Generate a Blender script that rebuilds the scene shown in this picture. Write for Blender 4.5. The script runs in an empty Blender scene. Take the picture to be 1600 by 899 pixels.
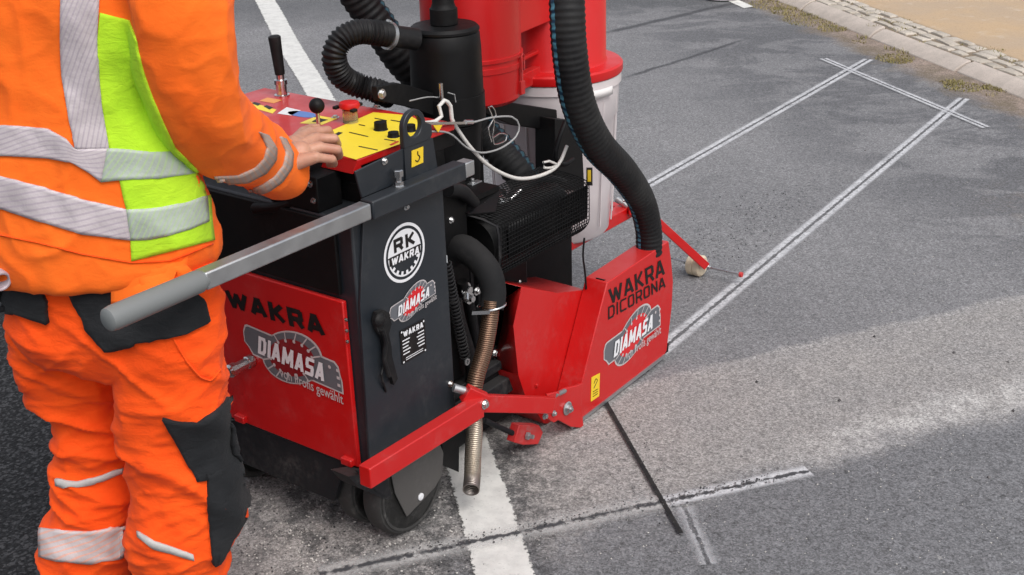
import bpy, bmesh, math, random
from mathutils import Vector as V, Matrix, noise
from mathutils.bvhtree import BVHTree
rad = math.radians
random.seed(7)
sc = bpy.context.scene
COL = sc.collection

# ------------------------------------------------------------------ camera
FPX, PITCH, ROLL, AZ, CAMH = 2000.0, rad(23.24), rad(-1.74), rad(37.2), 1.9
fw = V((0, math.cos(PITCH), -math.sin(PITCH)))
r0 = V((1, 0, 0)); u0 = r0.cross(fw)
CR = r0 * math.cos(ROLL) + u0 * math.sin(ROLL)
CU = -r0 * math.sin(ROLL) + u0 * math.cos(ROLL)
CAM = V((0, 0, CAMH))
cd = bpy.data.cameras.new('camera'); cam = bpy.data.objects.new('camera', cd); COL.objects.link(cam)
cd.sensor_width = 36; cd.lens = FPX / 1600 * 36; cd.clip_start = 0.05; cd.clip_end = 600
cam.matrix_world = Matrix(((CR.x, CU.x, -fw.x, CAM.x), (CR.y, CU.y, -fw.y, CAM.y), (CR.z, CU.z, -fw.z, CAM.z), (0, 0, 0, 1)))
sc.camera = cam

# ------------------------------------------------------------------ light
SUN_EL, SUN_AZ = rad(54), rad(150)       # azimuth clockwise from +Y
w = bpy.data.worlds.new('World'); sc.world = w; w.use_nodes = True
nt = w.node_tree; nt.nodes.clear()
sky = nt.nodes.new('ShaderNodeTexSky'); sky.sky_type = 'NISHITA'; sky.sun_disc = False
sky.sun_elevation = SUN_EL; sky.sun_rotation = SUN_AZ; sky.dust_density = 3.0; sky.air_density = 1.0
hs = nt.nodes.new('ShaderNodeHueSaturation'); hs.inputs['Saturation'].default_value = 0.35
bg = nt.nodes.new('ShaderNodeBackground'); bg.inputs['Strength'].default_value = 0.15
wo = nt.nodes.new('ShaderNodeOutputWorld')
nt.links.new(sky.outputs[0], hs.inputs['Color']); nt.links.new(hs.outputs[0], bg.inputs['Color']); nt.links.new(bg.outputs[0], wo.inputs[0])
sl = bpy.data.lights.new('sun', 'SUN'); sl.energy = 1.35; sl.angle = rad(38); sl.color = (1, .965, .92)
so = bpy.data.objects.new('sun', sl); COL.objects.link(so)
sd = V((math.sin(SUN_AZ) * math.cos(SUN_EL), math.cos(SUN_AZ) * math.cos(SUN_EL), math.sin(SUN_EL)))
so.rotation_euler = sd.to_track_quat('Z', 'Y').to_euler()
sc.view_settings.view_transform = 'Standard'; sc.view_settings.look = 'None'
sc.view_settings.exposure = 0.3; sc.view_settings.gamma = 1; sc.view_settings.use_curve_mapping = False

# ------------------------------------------------------------------ measuring helpers (photo measurements -> real places)
def ray(px, py): return fw * FPX + CR * (px - 800) - CU * (py - 449.5)
def G(px, py, z=0.0):
    d = ray(px, py); return CAM + d * ((z - CAMH) / d.z)
def Wy(px, py, Y):
    d = ray(px, py); return CAM + d * (Y / d.y)
FX = V((math.sin(AZ), math.cos(AZ), 0)); LX = V((-math.cos(AZ), math.sin(AZ), 0))
ORG = V((-0.29881, 2.80184, 0))
def toM(p): q = p - ORG; return V((q.dot(FX), q.dot(LX), p.z))
def toW(m): return ORG + FX * m[0] + LX * m[1] + V((0, 0, m[2]))
def PL(px, py, l):
    d = ray(px, py); return toM(CAM + d * ((ORG + LX * l - CAM).dot(LX) / d.dot(LX)))
def PF(px, py, f):
    d = ray(px, py); return toM(CAM + d * ((ORG + FX * f - CAM).dot(FX) / d.dot(FX)))
def PZ(px, py, z): return toM(G(px, py, z))
def depth(p): return (p - CAM).dot(fw)

# ------------------------------------------------------------------ node helpers
class NT:
    def __init__(s, name):
        s.m = bpy.data.materials.new(name); s.m.use_nodes = True; s.t = s.m.node_tree; s.t.nodes.clear()
        s.o = s.t.nodes.new('ShaderNodeOutputMaterial'); s.b = s.t.nodes.new('ShaderNodeBsdfPrincipled')
        s.t.links.new(s.b.outputs[0], s.o.inputs[0])
        s.tc = s.t.nodes.new('ShaderNodeTexCoord')
    def n(s, k, **kw):
        x = s.t.nodes.new(k)
        for a, b in kw.items(): setattr(x, a, b)
        return x
    def put(s, sock, v):
        if hasattr(v, 'links') or isinstance(v, bpy.types.NodeSocket): s.t.links.new(v, sock)
        elif isinstance(v, (tuple, list)) and len(v) == 3 and sock.type == 'RGBA': sock.default_value = (*v, 1)
        else: sock.default_value = v
    def math(s, op, a, b=0.0, c=0.0, clamp=False):
        x = s.n('ShaderNodeMath', operation=op); x.use_clamp = clamp
        s.put(x.inputs[0], a); s.put(x.inputs[1], b); s.put(x.inputs[2], c); return x.outputs[0]
    def sep(s, v):
        x = s.n('ShaderNodeSeparateXYZ'); s.put(x.inputs[0], v); return x.outputs
    def noise(s, scale, detail=4, rough=.55, vec=None, dist=0.0, stretch=None):
        v = vec or s.tc.outputs['Object']
        if stretch:
            mp = s.n('ShaderNodeMapping'); s.put(mp.inputs[0], v); mp.inputs['Scale'].default_value = stretch; v = mp.outputs[0]
        x = s.n('ShaderNodeTexNoise'); s.put(x.inputs['Vector'], v)
        x.inputs['Scale'].default_value = scale; x.inputs['Detail'].default_value = detail
        x.inputs['Roughness'].default_value = rough; x.inputs['Distortion'].default_value = dist
        return x.outputs[0]
    def vor(s, scale, feature='F1', out='Color', vec=None):
        x = s.n('ShaderNodeTexVoronoi', feature=feature); s.put(x.inputs['Vector'], vec or s.tc.outputs['Object'])
        x.inputs['Scale'].default_value = scale; return x.outputs[out]
    def mr(s, v, a, b, c=0.0, d=1.0, smooth=True):
        x = s.n('ShaderNodeMapRange'); x.interpolation_type = 'SMOOTHSTEP' if smooth else 'LINEAR'
        for i, q in enumerate((v, a, b, c, d)): s.put(x.inputs[i], q)
        return x.outputs[0]
    def mix(s, f, a, b, mode='MIX'):
        x = s.n('ShaderNodeMix', data_type='RGBA', blend_type=mode)
        s.put(x.inputs[0], f); s.put(x.inputs[6], a); s.put(x.inputs[7], b); return x.outputs[2]
    def ramp(s, v, stops):
        x = s.n('ShaderNodeValToRGB'); s.put(x.inputs[0], v); e = x.color_ramp.elements
        while len(e) < len(stops): e.new(.5)
        for q, (p, c) in zip(e, stops): q.position = p; q.color = (*c, 1) if len(c) == 3 else c
        return x.outputs[0]
    def bump(s, h, strength=.3, dist=.01, normal=None):
        x = s.n('ShaderNodeBump'); x.inputs['Strength'].default_value = strength; x.inputs['Distance'].default_value = dist
        s.put(x.inputs['Height'], h)
        if normal: s.put(x.inputs['Normal'], normal)
        s.t.links.new(x.outputs[0], s.b.inputs['Normal']); return x.outputs[0]
    def set(s, **k):
        nm = dict(col='Base Color', rough='Roughness', metal='Metallic', alpha='Alpha', spec='Specular IOR Level', coat='Coat Weight', crough='Coat Roughness', trans='Transmission Weight', sheen='Sheen Weight', emit='Emission Color', es='Emission Strength', sub='Subsurface Weight')
        for a, b in k.items(): s.put(s.b.inputs[nm[a]], b)
        return s

def paint(name, col, rough=.35, dust=.25, coat=0.0, metal=0.0, dcol=(.28, .26, .24), scale=6, orange=.0):
    n = NT(name)
    nz = n.noise(scale, 6, .65); n2 = n.noise(70, 3, .6)
    m = n.math('MULTIPLY', n.mr(nz, .45, .8), n.mr(n2, .3, .75))
    m = n.math('MULTIPLY', m, dust)
    up = n.sep(n.n('ShaderNodeNewGeometry').outputs['Normal'])[2]
    m2 = n.math('MULTIPLY', n.mr(up, .4, 1.0), dust * .3)
    m = n.math('MAXIMUM', m, m2)
    c = n.mix(m, col, dcol)
    n.set(col=c, rough=n.mr(nz, .3, .7, max(rough - .07, .03), rough + .13), metal=metal, coat=coat)
    if max(col) < .02: n.set(spec=.22)
    h = n.noise(260 if orange == 0 else orange, 2); n.bump(h, .05, .002)
    return n.m

M = {}
M['red'] = paint('red_paint', (.50, .006, .006), .36, .17, coat=.15, scale=11)
M['red_old'] = paint('worn_red_paint', (.55, .02, .02), .45, .5)
M['redplastic'] = paint('red_plastic', (.56, .006, .007), .42, .04, coat=.1)
M['anth'] = paint('anthracite_paint', (.014, .018, .0235), .42, .10, orange=600)
M['black'] = paint('black_paint', (.004, .004, .0045), .5, .03)
M['blackd'] = paint('dusty_black_steel', (.012, .012, .014), .6, .25)
M['rubber'] = paint('black_rubber', (.008, .008, .009), .5, .12, scale=12)
M['wrap'] = paint('heat_wrap_cloth', (.012, .012, .013), .85, .12, scale=20)
M['tyre'] = paint('grey_black_tyre', (.028, .027, .026), .75, .8, scale=14, dcol=(.2, .19, .18))
M['steel'] = paint('galvanised_steel', (.42, .43, .44), .42, .25, metal=.85, scale=18)
M['chrome'] = paint('bright_steel', (.62, .62, .62), .22, .1, metal=1.0)
M['greygrip'] = paint('grey_rubber_grip', (.17, .18, .18), .6, .15)
M['fender'] = paint('dusty_fender_plate', (.07, .065, .062), .65, .6, dcol=(.16, .15, .14))
M['white_decal'] = paint('white_decal', (.74, .74, .76), .5, .1)
M['silver_decal'] = paint('silver_decal', (.5, .46, .46), .5, .1)
M['black_decal'] = paint('black_decal', (.012, .01, .01), .45, .1)
M['grey_decal'] = paint('grey_decal', (.12, .125, .14), .45, .15)
M['darkred_decal'] = paint('dark_red_decal', (.22, .006, .01), .4, .1)
M['brightred_decal'] = paint('bright_red_decal', (.6, .015, .02), .4, .1)
M['yellow'] = paint('yellow_decal', (.86, .66, .03), .4, .12, scale=9)
M['yellowd'] = paint('yellow_sticker', (.8, .55, .02), .45, .15)
M['orange_decal'] = paint('orange_decal', (.75, .3, .06), .45, .1)
M['blue_decal'] = paint('blue_decal', (.1, .2, .5), .45, .1)
M['cable'] = paint('white_cable_sheath', (.62, .6, .57), .5, .3)
M['cable_dark'] = paint('grey_cable_sheath', (.3, .3, .3), .5, .2)
M['cream'] = paint('cream_nylon', (.62, .52, .38), .6, .3)
M['bootm'] = paint('boot_leather', (.03, .026, .022), .6, .4)
M['tubem'] = paint('lilac_grey_plastic', (.42, .36, .40), .45, .15)
M['hair'] = paint('brown_hair', (.05, .03, .018), .7, 0)
M['whiteplastic'] = paint('white_plastic', (.72, .7, .69), .35, .15)

n = NT('translucent_bucket_plastic')
v = n.noise(5, 3); n.set(col=n.mix(n.mr(v, .3, .7), (.66, .61, .61), (.56, .51, .52)), rough=.38, sub=.0, coat=.1); M['bucket'] = n.m
n = NT('clear_plastic'); n.set(col=(.95, .9, .55), rough=.08, trans=.85); M['clear'] = n.m
# flexible steel pipe: rings by uv, heat tint upward
n = NT('flexible_steel_pipe')
uv = n.sep(n.tc.outputs['UV']); h = n.math('SINE', n.math('MULTIPLY', uv[1], 2 * math.pi / .0058))
tint = n.mr(uv[1], .18, .27); tint2 = n.mr(uv[1], .01, .07)
c = n.mix(tint, n.mix(tint2, (.30, .27, .25), (.60, .52, .42)), (.25, .155, .105))
c = n.mix(n.mr(n.math('ADD', h, n.math('MULTIPLY', n.noise(60), 1.0)), -.9, -.3), (.14, .10, .075), c)
n.set(col=c, rough=.36, metal=.9); n.bump(h, .7, .0015); M['pipe'] = n.m
# big suction hose with blue dashed stripe
def hosemat(name, stripe, kk=1.0):
    n = NT(name); uv = n.sep(n.tc.outputs['UV'])
    nz = n.noise(9, 5, .6); base = n.mix(n.mr(nz, .4, .75), (.007, .007, .008), (.020, .020, .020))
    if stripe:
        a = n.math('ABSOLUTE', n.math('SUBTRACT', uv[0], stripe)); m = n.math('LESS_THAN', a, .026)
        fr = n.math('FRACT', n.math('MULTIPLY', uv[1], 1 / .023)); d = n.mr(n.math('ABSOLUTE', n.math('SUBTRACT', fr, .5)), .2, .42)
        blue = n.mix(d, (.10 * kk, .30 * kk, .40 * kk), (.012 * kk, .05 * kk, .10 * kk))
        base = n.mix(m, base, blue)
    n.set(col=base, spec=.3, rough=n.mr(nz, .3, .7, .5, .7)); n.bump(n.noise(200, 2), .1, .002); return n.m
M['hose2'] = hosemat('suction_hose_rubber_rear', .12, .25)
# fabrics
def fabric(name, col, col2, weave=900, bump=.35):
    n = NT(name); big = n.noise(7, 5, .6); fine = n.noise(weave, 2, .6)
    c = n.mix(n.mr(big, .3, .72), col, col2)
    c = n.mix(n.math('MULTIPLY', n.mr(n.noise(30, 6, .75), .68, .76), .4), c, tuple(x * .45 for x in col))
    c = n.mix(n.math('MULTIPLY', n.mr(fine, .3, .7), .16), c, tuple(min(1, x * .6) for x in col))
    n.set(col=c, rough=.85, sheen=.04, spec=.2)
    b1 = n.bump(n.noise(26, 5, .6, stretch=(1, 1, 1.9), dist=.6), bump, .012)
    n.bump(fine, .25, .001, b1); return n.m
M['orange'] = fabric('orange_hi_vis_fleece', (1.0, .178, .016), (1.0, .148, .012), 900, .16)
M['orange_t'] = fabric('orange_hi_vis_twill', (1.0, .102, .008), (.97, .080, .006), 1200, .35)
M['lime'] = fabric('yellow_green_hi_vis_fabric', (.50, .80, .03), (.42, .72, .025))
M['blackcloth'] = fabric('black_pocket_cordura', (.012, .013, .015), (.024, .025, .027), 1200, .4)
def tape(name, a, b, freq, ang, lines=True):
    n = NT(name); uv = n.sep(n.tc.outputs['UV'])
    t = n.math('ADD', n.math('MULTIPLY', uv[0], math.cos(ang) * freq), n.math('MULTIPLY', uv[1], math.sin(ang) * freq))
    s = n.math('SINE', t); big = n.noise(16, 4, .6)
    c = n.mix(n.mr(big, .3, .7), a, tuple(x * .8 for x in a))
    if lines: c = n.mix(n.math('MULTIPLY', n.mr(s, .2, .9), .6), c, b)
    n.set(col=c, rough=.5, metal=.0); n.bump(n.noise(30, 4), .3, .01); return n.m
M['tape'] = tape('hatched_reflective_tape', (.56, .50, .52), (.36, .30, .36), 75, 1.15)
M['tape_leg'] = tape('hatched_leg_tape', (.62, .54, .54), (.80, .34, .22), 75, 1.15)
M['tape_c'] = tape('worn_cuff_tape', (.42, .33, .29), (.5, .26, .16), 80, .4)
M['tape_l'] = tape('hatched_reflective_tape_on_lime', (.44, .50, .44), (.40, .55, .25), 90, .5)
M['tape_s'] = tape('silver_piping', (.52, .50, .48), (.4, .4, .4), 60, 1, False)
n = NT('skin'); v = n.noise(28, 5, .6); n.set(col=n.mix(n.mr(v, .3, .7), (.50, .27, .18), (.42, .20, .135)), rough=.5, sub=.08)
n.b.inputs['Subsurface Radius'].default_value = (.01, .004, .002); n.bump(n.noise(300, 3), .15, .001); M['skin'] = n.m

# ------------------------------------------------------------------ mesh helpers
def tag(o, label=None, cat=None, group=None, kind=None):
    if label: o['label'] = label
    if cat: o['category'] = cat
    if group: o['group'] = group
    if kind: o['kind'] = kind
    return o
def catmull(pts, step):
    P = [V(p) for p in pts]; P = [P[0] * 2 - P[1]] + P + [P[-1] * 2 - P[-2]]; out = []
    for i in range(1, len(P) - 2):
        a, b, c, d = P[i - 1:i + 3]; k = max(1, int((c - b).length / step + .5))
        for j in range(k):
            t = j / k
            out.append((.5 * ((2 * b) + (c - a) * t + (2 * a - 5 * b + 4 * c - d) * t * t + (3 * b - a - 3 * c + d) * t ** 3), i - 1 + t))
    out.append((P[-2].copy(), len(P) - 3.0)); return out
class MB:
    def __init__(s): s.v = []; s.f = []; s.uv = {}; s.mi = []; s.marks = []
    def mark(s): s.marks.append((len(s.v), len(s.f))); return s
    def add(s, vs, fs, mi=0, uvs=None):
        k = len(s.v); s.v += [V(p) for p in vs]
        for i, f in enumerate(fs):
            if uvs: s.uv[len(s.f)] = uvs[i]
            s.f.append(tuple(a + k for a in f)); s.mi.append(mi)
        return s
    def box(s, a, b, mi=0):
        x0, y0, z0 = a; x1, y1, z1 = b
        x0, x1 = min(x0, x1), max(x0, x1); y0, y1 = min(y0, y1), max(y0, y1); z0, z1 = min(z0, z1), max(z0, z1)
        return s.add([(x0, y0, z0), (x1, y0, z0), (x1, y1, z0), (x0, y1, z0), (x0, y0, z1), (x1, y0, z1), (x1, y1, z1), (x0, y1, z1)],
                     [(3, 2, 1, 0), (4, 5, 6, 7), (0, 1, 5, 4), (1, 2, 6, 5), (2, 3, 7, 6), (3, 0, 4, 7)], mi)
    def prism(s, poly, ext, mi=0):
        P = [V(p) for p in poly]; e = V(ext); n = len(P)
        nrm = sum(((P[i] - P[0]).cross(P[(i + 1) % n] - P[0]) for i in range(1, n)), V((0, 0, 0)))
        if nrm.dot(e) > 0: P.reverse()
        return s.add(P + [p + e for p in P], [tuple(range(n)), tuple(range(2 * n - 1, n - 1, -1))] + [(i, i + n, (i + 1) % n + n, (i + 1) % n)for i in range(n)], mi)
    def bar(s, p, q, w, h, up=(0, 0, 1), mi=0):
        p, q = V(p), V(q); d = (q - p).normalized(); sd_ = d.cross(V(up)).normalized(); u = sd_.cross(d)
        c = [sd_ * a * w / 2 + u * b * h / 2 for a, b in ((-1, -1), (1, -1), (1, 1), (-1, 1))]
        return s.add([p + k for k in c] + [q + k for k in c], [(0, 1, 2, 3), (7, 6, 5, 4), (0, 4, 5, 1), (1, 5, 6, 2), (2, 6, 7, 3), (3, 7, 4, 0)], mi)
    def rings(s, R, closed=True, mi=0, vlen=None):
        n = len(R[0]); vs = [p for r in R for p in r]; fs = []; uvs = []
        vl = vlen or list(range(len(R)))
        for i in range(len(R) - 1):
            for j in range(n):
                k = (j + 1) % n; fs.append((i * n + j, i * n + k, (i + 1) * n + k, (i + 1) * n + j))
                uvs.append([(j / n, vl[i]), ((j + 1) / n, vl[i]), ((j + 1) / n, vl[i + 1]), (j / n, vl[i + 1])])
        if closed:
            fs.append(tuple(range(n - 1, -1, -1))); uvs.append([(0, 0)] * n)
            fs.append(tuple((len(R) - 1) * n + j for j in range(n))); uvs.append([(0, 0)] * n)
        return s.add(vs, fs, mi, uvs)
    def tube(s, pts, r, n=16, step=None, cor=None, mi=0, smooth=True, caps=True):
        pts = [V(p) for p in pts]
        if not isinstance(r, (list, tuple)): r = [r] * len(pts)
        st = step or (cor[0] / 4 if cor else .02)
        S = catmull(pts, st) if smooth else [(p, i) for i, p in enumerate(pts)]
        C = [a for a, _ in S]; L = [0]
        for i in range(1, len(C)): L.append(L[-1] + (C[i] - C[i - 1]).length)
        t = (C[1] - C[0]).normalized(); a = V((0, 0, 1)) if abs(t.z) < .9 else V((1, 0, 0)); u = (a - t * a.dot(t)).normalized(); R = []
        for i, c in enumerate(C):
            t2 = (C[min(i + 1, len(C) - 1)] - C[max(i - 1, 0)]).normalized(); u = (u - t2 * u.dot(t2)).normalized(); w_ = t2.cross(u)
            k = S[i][1]; k0 = min(int(k), len(r) - 1); k1 = min(k0 + 1, len(r) - 1); rr = r[k0] + (r[k1] - r[k0]) * (k - k0)
            if cor: rr += cor[1] * (math.cos(2 * math.pi * L[i] / cor[0]))
            R.append([c + (u * math.cos(2 * math.pi * j / n) + w_ * math.sin(2 * math.pi * j / n)) * rr for j in range(n)])
        return s.rings(R, caps, mi, L)
    def cyl(s, p, q, r, r2=None, n=24, mi=0): return s.tube([p, q], [r, r if r2 is None else r2], n, smooth=False, mi=mi)
    def lathe(s, c, prof, ax=(0, 0, 1), n=40, mi=0, closed=True):
        c = V(c); ax = V(ax).normalized(); a = V((0, 0, 1)) if abs(ax.z) < .9 else V((1, 0, 0)); u = (a - ax * a.dot(ax)).normalized(); w_ = ax.cross(u)
        return s.rings([[c + ax * h + (u * math.cos(2 * math.pi * j / n) + w_ * math.sin(2 * math.pi * j / n)) * max(r, 1e-4) for j in range(n)] for r, h in prof], closed, mi)
    def ball(s, c, r, n=16, sq=(1, 1, 1), mi=0):
        c = V(c); R = []
        for i in range(1, n // 2 * 2): 
            a = math.pi * i / (n // 2 * 2) - math.pi / 2
            R.append([c + V((math.cos(a) * math.cos(2 * math.pi * j / n) * r * sq[0], math.cos(a) * math.sin(2 * math.pi * j / n) * r * sq[1], math.sin(a) * r * sq[2])) for j in range(n)])
        return s.rings(R, True, mi)
    def bolt(s, c, ax, r, h, mi=0):
        s.mark(); c = V(c); ax = V(ax).normalized()
        s.lathe(c, [(r * 1.5, 0), (r * 1.5, h * .25)], ax, 20, mi); s.lathe(c, [(r, h * .25), (r, h * .9), (r * .85, h)], ax, 6, mi); return s
    def build(s, name, mats, parent=None, smooth=30, bevel=0, origin=None, **tags):
        me = bpy.data.meshes.new(name); o3 = V(origin) if origin else V((0, 0, 0))
        me.from_pydata([p - o3 for p in s.v], [], s.f); me.update()
        if s.uv:
            ul = me.uv_layers.new(name='UVMap')
            for p in me.polygons:
                q = s.uv.get(p.index)
                if q:
                    for li, c in zip(p.loop_indices, q): ul.data[li].uv = c
        for m in (mats if isinstance(mats, list) else [mats]): me.materials.append(M[m] if isinstance(m, str) else m)
        me.polygons.foreach_set('material_index', s.mi)
        bm = bmesh.new(); bm.from_mesh(me); bmesh.ops.recalc_face_normals(bm, faces=bm.faces); bm.to_mesh(me); bm.free()
        if smooth:
            me.polygons.foreach_set('use_smooth', [True] * len(me.polygons)); me.set_sharp_from_angle(angle=rad(smooth))
        o = bpy.data.objects.new(name, me); COL.objects.link(o)
        if origin: o.location = o3
        if parent:
            o.parent = parent
            if origin is None and parent.get('worldmesh'): pass
        if bevel:
            b = o.modifiers.new('bevel', 'BEVEL'); b.width = bevel; b.segments = 2; b.limit_method = 'ANGLE'; b.angle_limit = rad(35)
        if tags: tag(o, **tags)
        return o
def evalmesh(o):
    dg = bpy.context.evaluated_depsgraph_get(); dg.update()
    return bpy.data.meshes.new_from_object(o.evaluated_get(dg))

# text, normalised to its own box
_tc = {}
def text_geo(s, bold=.02):
    if (s, bold) in _tc: return _tc[(s, bold)]
    c = bpy.data.curves.new('t', 'FONT'); c.body = s; c.offset = bold; c.resolution_u = 3; c.fill_mode = 'FRONT'
    o = bpy.data.objects.new('t', c); COL.objects.link(o); me = evalmesh(o)
    vs = [v_.co.copy() for v_ in me.vertices]; fs = [tuple(p.vertices) for p in me.polygons]
    bpy.data.objects.remove(o); bpy.data.curves.remove(c); bpy.data.meshes.remove(me)
    x0 = min(p.x for p in vs); x1 = max(p.x for p in vs); y0 = min(p.y for p in vs); y1 = max(p.y for p in vs)
    _tc[(s, bold)] = ([((p.x - x0) / (x1 - x0), (p.y - y0) / (y1 - y0)) for p in vs], fs); return _tc[(s, bold)]
def add_text(mb, s, quad, off, mi=0, bold=.02):
    """quad BL, BR, TR, TL"""
    vs, fs = text_geo(s, bold); a, b, c, d = [V(q) for q in quad]; o = V(off)
    mb.add([(a * (1 - x) + b * x) * (1 - y) + (d * (1 - x) + c * x) * y + o for x, y in vs], fs, mi)

GL_ = dict(W=[[(-.04, 1), (.25, 0), (.5, .9), (.75, 0), (1.04, 1)]], A=[[(-.06, 0), (.42, 1), (.58, 1), (1.06, 0)], [(.2, .25), (.8, .25)]], K=[[(0, 0), (0, 1)], [(.95, 1), (.3, .52), (.08, .52)], [(.3, .52), (1, 0)]],
           R=[[(0, 0), (0, 1), (.85, 1), (1, .88), (1, .58), (.85, .44), (0, .44)], [(.6, .44), (1, 0)]], D=[[(0, 0), (0, 1), (.75, 1), (1, .78), (1, .22), (.75, 0), (0, 0)]], I=[[(.5, 0), (.5, 1)]],
           C=[[(1, 1), (.15, 1), (0, .85), (0, .15), (.15, 0), (1, 0)]], O=[[(.15, 1), (.85, 1), (1, .85), (1, .15), (.85, 0), (.15, 0), (0, .15), (0, .85), (.15, 1)]], N=[[(0, 0), (0, 1), (1, 0), (1, 1)]],
           M=[[(0, 0), (.06, 1), (.5, .15), (.94, 1), (1, 0)]], S=[[(1, 1), (.12, 1), (0, .88), (0, .62), (.12, .5), (.88, .5), (1, .38), (1, .12), (.88, 0), (0, 0)]])
def block_text(mb, s, quad, off, mi=0, th=.24, gap=.34, aspect=1.25):
    """heavy wide sign lettering drawn with straight strokes"""
    a, b, c, d = [V(q) for q in quad]; o = V(off); on_ = o.normalized() if o.length else V((0, 0, 0)); h = th / 2; wds = [(.30 if ch == 'I' else (1.42 if ch == 'W' else 1.4 if ch == 'M' else 1.0)) * aspect for ch in s]
    tot = sum(wds) + gap * (len(s) - 1); x0 = 0; k = 0
    for ch, w_ in zip(s, wds):
        for st_ in GL_[ch]:
            P = [V((x0 + (w_ / 2 if ch == 'I' else h + x * (w_ - th)), h * .9 + y * (1 - th * .9), 0)) for x, y in st_]
            for p, q in zip(P, P[1:]):
                d_ = (q - p).normalized(); n1 = V((-d_.y, d_.x, 0)) * h; e_ = d_ * h * (1.0 if abs(d_.x * d_.y) < .05 else .6); hs2 = h * .0
                vs = [V((v.x / tot, min(max(v.y, 0), 1))) for v in (p - e_ - n1, q + e_ - n1, q + e_ + n1, p - e_ + n1)]; k += 1
                mb.add([(a * (1 - v.x) + b * v.x) * (1 - v.y) + (d * (1 - v.x) + c * v.x) * v.y + o + on_ * .00003 * k for v in vs], [(0, 1, 2, 3)], mi)
        x0 += w_ + gap

# ================================================================== ROAD AND PAVEMENT
def sdist(n, x, y, p0, p1, wob=0.0):
    """signed distance to the line p0->p1 (positive on its left side)"""
    d = (p1 - p0); d = V((d.x, d.y)).normalized(); nx, ny = -d.y, d.x
    v_ = n.math('ADD', n.math('MULTIPLY', x, nx), n.math('MULTIPLY', y, ny)); v_ = n.math('SUBTRACT', v_, p0.x * nx + p0.y * ny)
    if wob is not None and not isinstance(wob, float): v_ = n.math('ADD', v_, wob)
    return v_
n = NT('old_asphalt'); X, Y, Z_ = n.sep(n.tc.outputs['Object'])
def mulN(*a):
    r_ = a[0]
    for q in a[1:]: r_ = n.math('MULTIPLY', r_, q)
    return r_
big = n.noise(.9, 5, .6); med = n.noise(5, 6, .65); fine = n.noise(60, 5, .7); vf = n.noise(240, 3, .7)
wob = n.math('MULTIPLY', n.math('SUBTRACT', med, .5), .22); wobf = n.math('MULTIPLY', n.math('SUBTRACT', fine, .5), .05)
wob = n.math('ADD', wob, wobf)
st = n.vor(230, out='Color'); stv = n.sep(st)[0]; std = n.vor(230, out='Distance')
st2 = n.sep(n.vor(110, out='Color'))[1]
# base grey
c = n.mix(n.mr(big, .3, .7), (.168, .166, .172), (.212, .208, .213))
c = n.mix(n.mr(med, .35, .75, 0, .35), c, (.15, .15, .155))
# near darker asphalt (front right) and dusty wedge
front = n.mr(sdist(n, X, Y, G(1050, 790), G(1500, 670), wob), .06, -.06)
c = n.mix(n.math('MULTIPLY', front, .6), c, (.124, .126, .134))
# dusty wedge: below its upper edge, above its lower edge
wobs = n.math('ADD', n.math('MULTIPLY', wob, .55), n.math('MULTIPLY', n.math('SUBTRACT', n.noise(130, 3, .7), .5), .14))
up = n.mr(sdist(n, X, Y, G(1040, 592), G(1600, 462), wobs), .03, -.035)
lo = n.mr(sdist(n, X, Y, G(850, 832), G(1600, 642), n.math('MULTIPLY', wobs, 1.6)), -.06, .10)
dust = mulN(up, lo)
c = n.mix(mulN(dust, n.mr(med, .25, .75, .55, .9)), c, (.292, .276, .264))
rim = mulN(n.mr(n.math('ABSOLUTE', sdist(n, X, Y, G(1040, 592), G(1600, 462), n.math('MULTIPLY', wob, .5))), .03, .0), n.mr(fine, .4, .6))
c = n.mix(n.math('MULTIPLY', rim, .45), c, (.44, .42, .40))
hot = mulN(n.mr(n.math('ABSOLUTE', sdist(n, X, Y, G(1150, 735), G(1600, 610), n.math('MULTIPLY', wob, .8))), .13, .0), n.mr(X, .55, 1.1), n.mr(n.noise(14, 5, .7), .3, .65))
c = n.mix(n.math('MULTIPLY', hot, .75), c, (.48, .465, .45))
# dust under and in front of the machine, left of the stripe
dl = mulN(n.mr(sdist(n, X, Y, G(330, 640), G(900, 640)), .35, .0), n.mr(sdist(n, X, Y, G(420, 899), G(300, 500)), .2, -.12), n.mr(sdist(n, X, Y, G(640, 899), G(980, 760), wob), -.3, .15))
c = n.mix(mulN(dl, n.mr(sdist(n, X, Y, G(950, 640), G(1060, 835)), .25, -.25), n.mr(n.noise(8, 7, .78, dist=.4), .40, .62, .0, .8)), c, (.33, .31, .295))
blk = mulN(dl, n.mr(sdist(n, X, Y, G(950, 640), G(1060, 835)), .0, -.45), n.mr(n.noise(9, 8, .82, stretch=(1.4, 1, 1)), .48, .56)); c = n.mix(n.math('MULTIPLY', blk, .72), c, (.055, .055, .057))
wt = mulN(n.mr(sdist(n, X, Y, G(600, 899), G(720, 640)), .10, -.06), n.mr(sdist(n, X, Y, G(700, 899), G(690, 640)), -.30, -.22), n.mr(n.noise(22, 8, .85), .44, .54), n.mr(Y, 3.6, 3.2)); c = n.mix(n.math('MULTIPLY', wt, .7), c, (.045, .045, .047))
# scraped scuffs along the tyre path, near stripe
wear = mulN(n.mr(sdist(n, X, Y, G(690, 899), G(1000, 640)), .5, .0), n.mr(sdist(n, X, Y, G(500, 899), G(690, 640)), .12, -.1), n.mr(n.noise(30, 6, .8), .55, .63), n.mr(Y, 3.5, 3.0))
c = n.mix(n.math('MULTIPLY', wear, .6), c, (.05, .05, .05))
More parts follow.
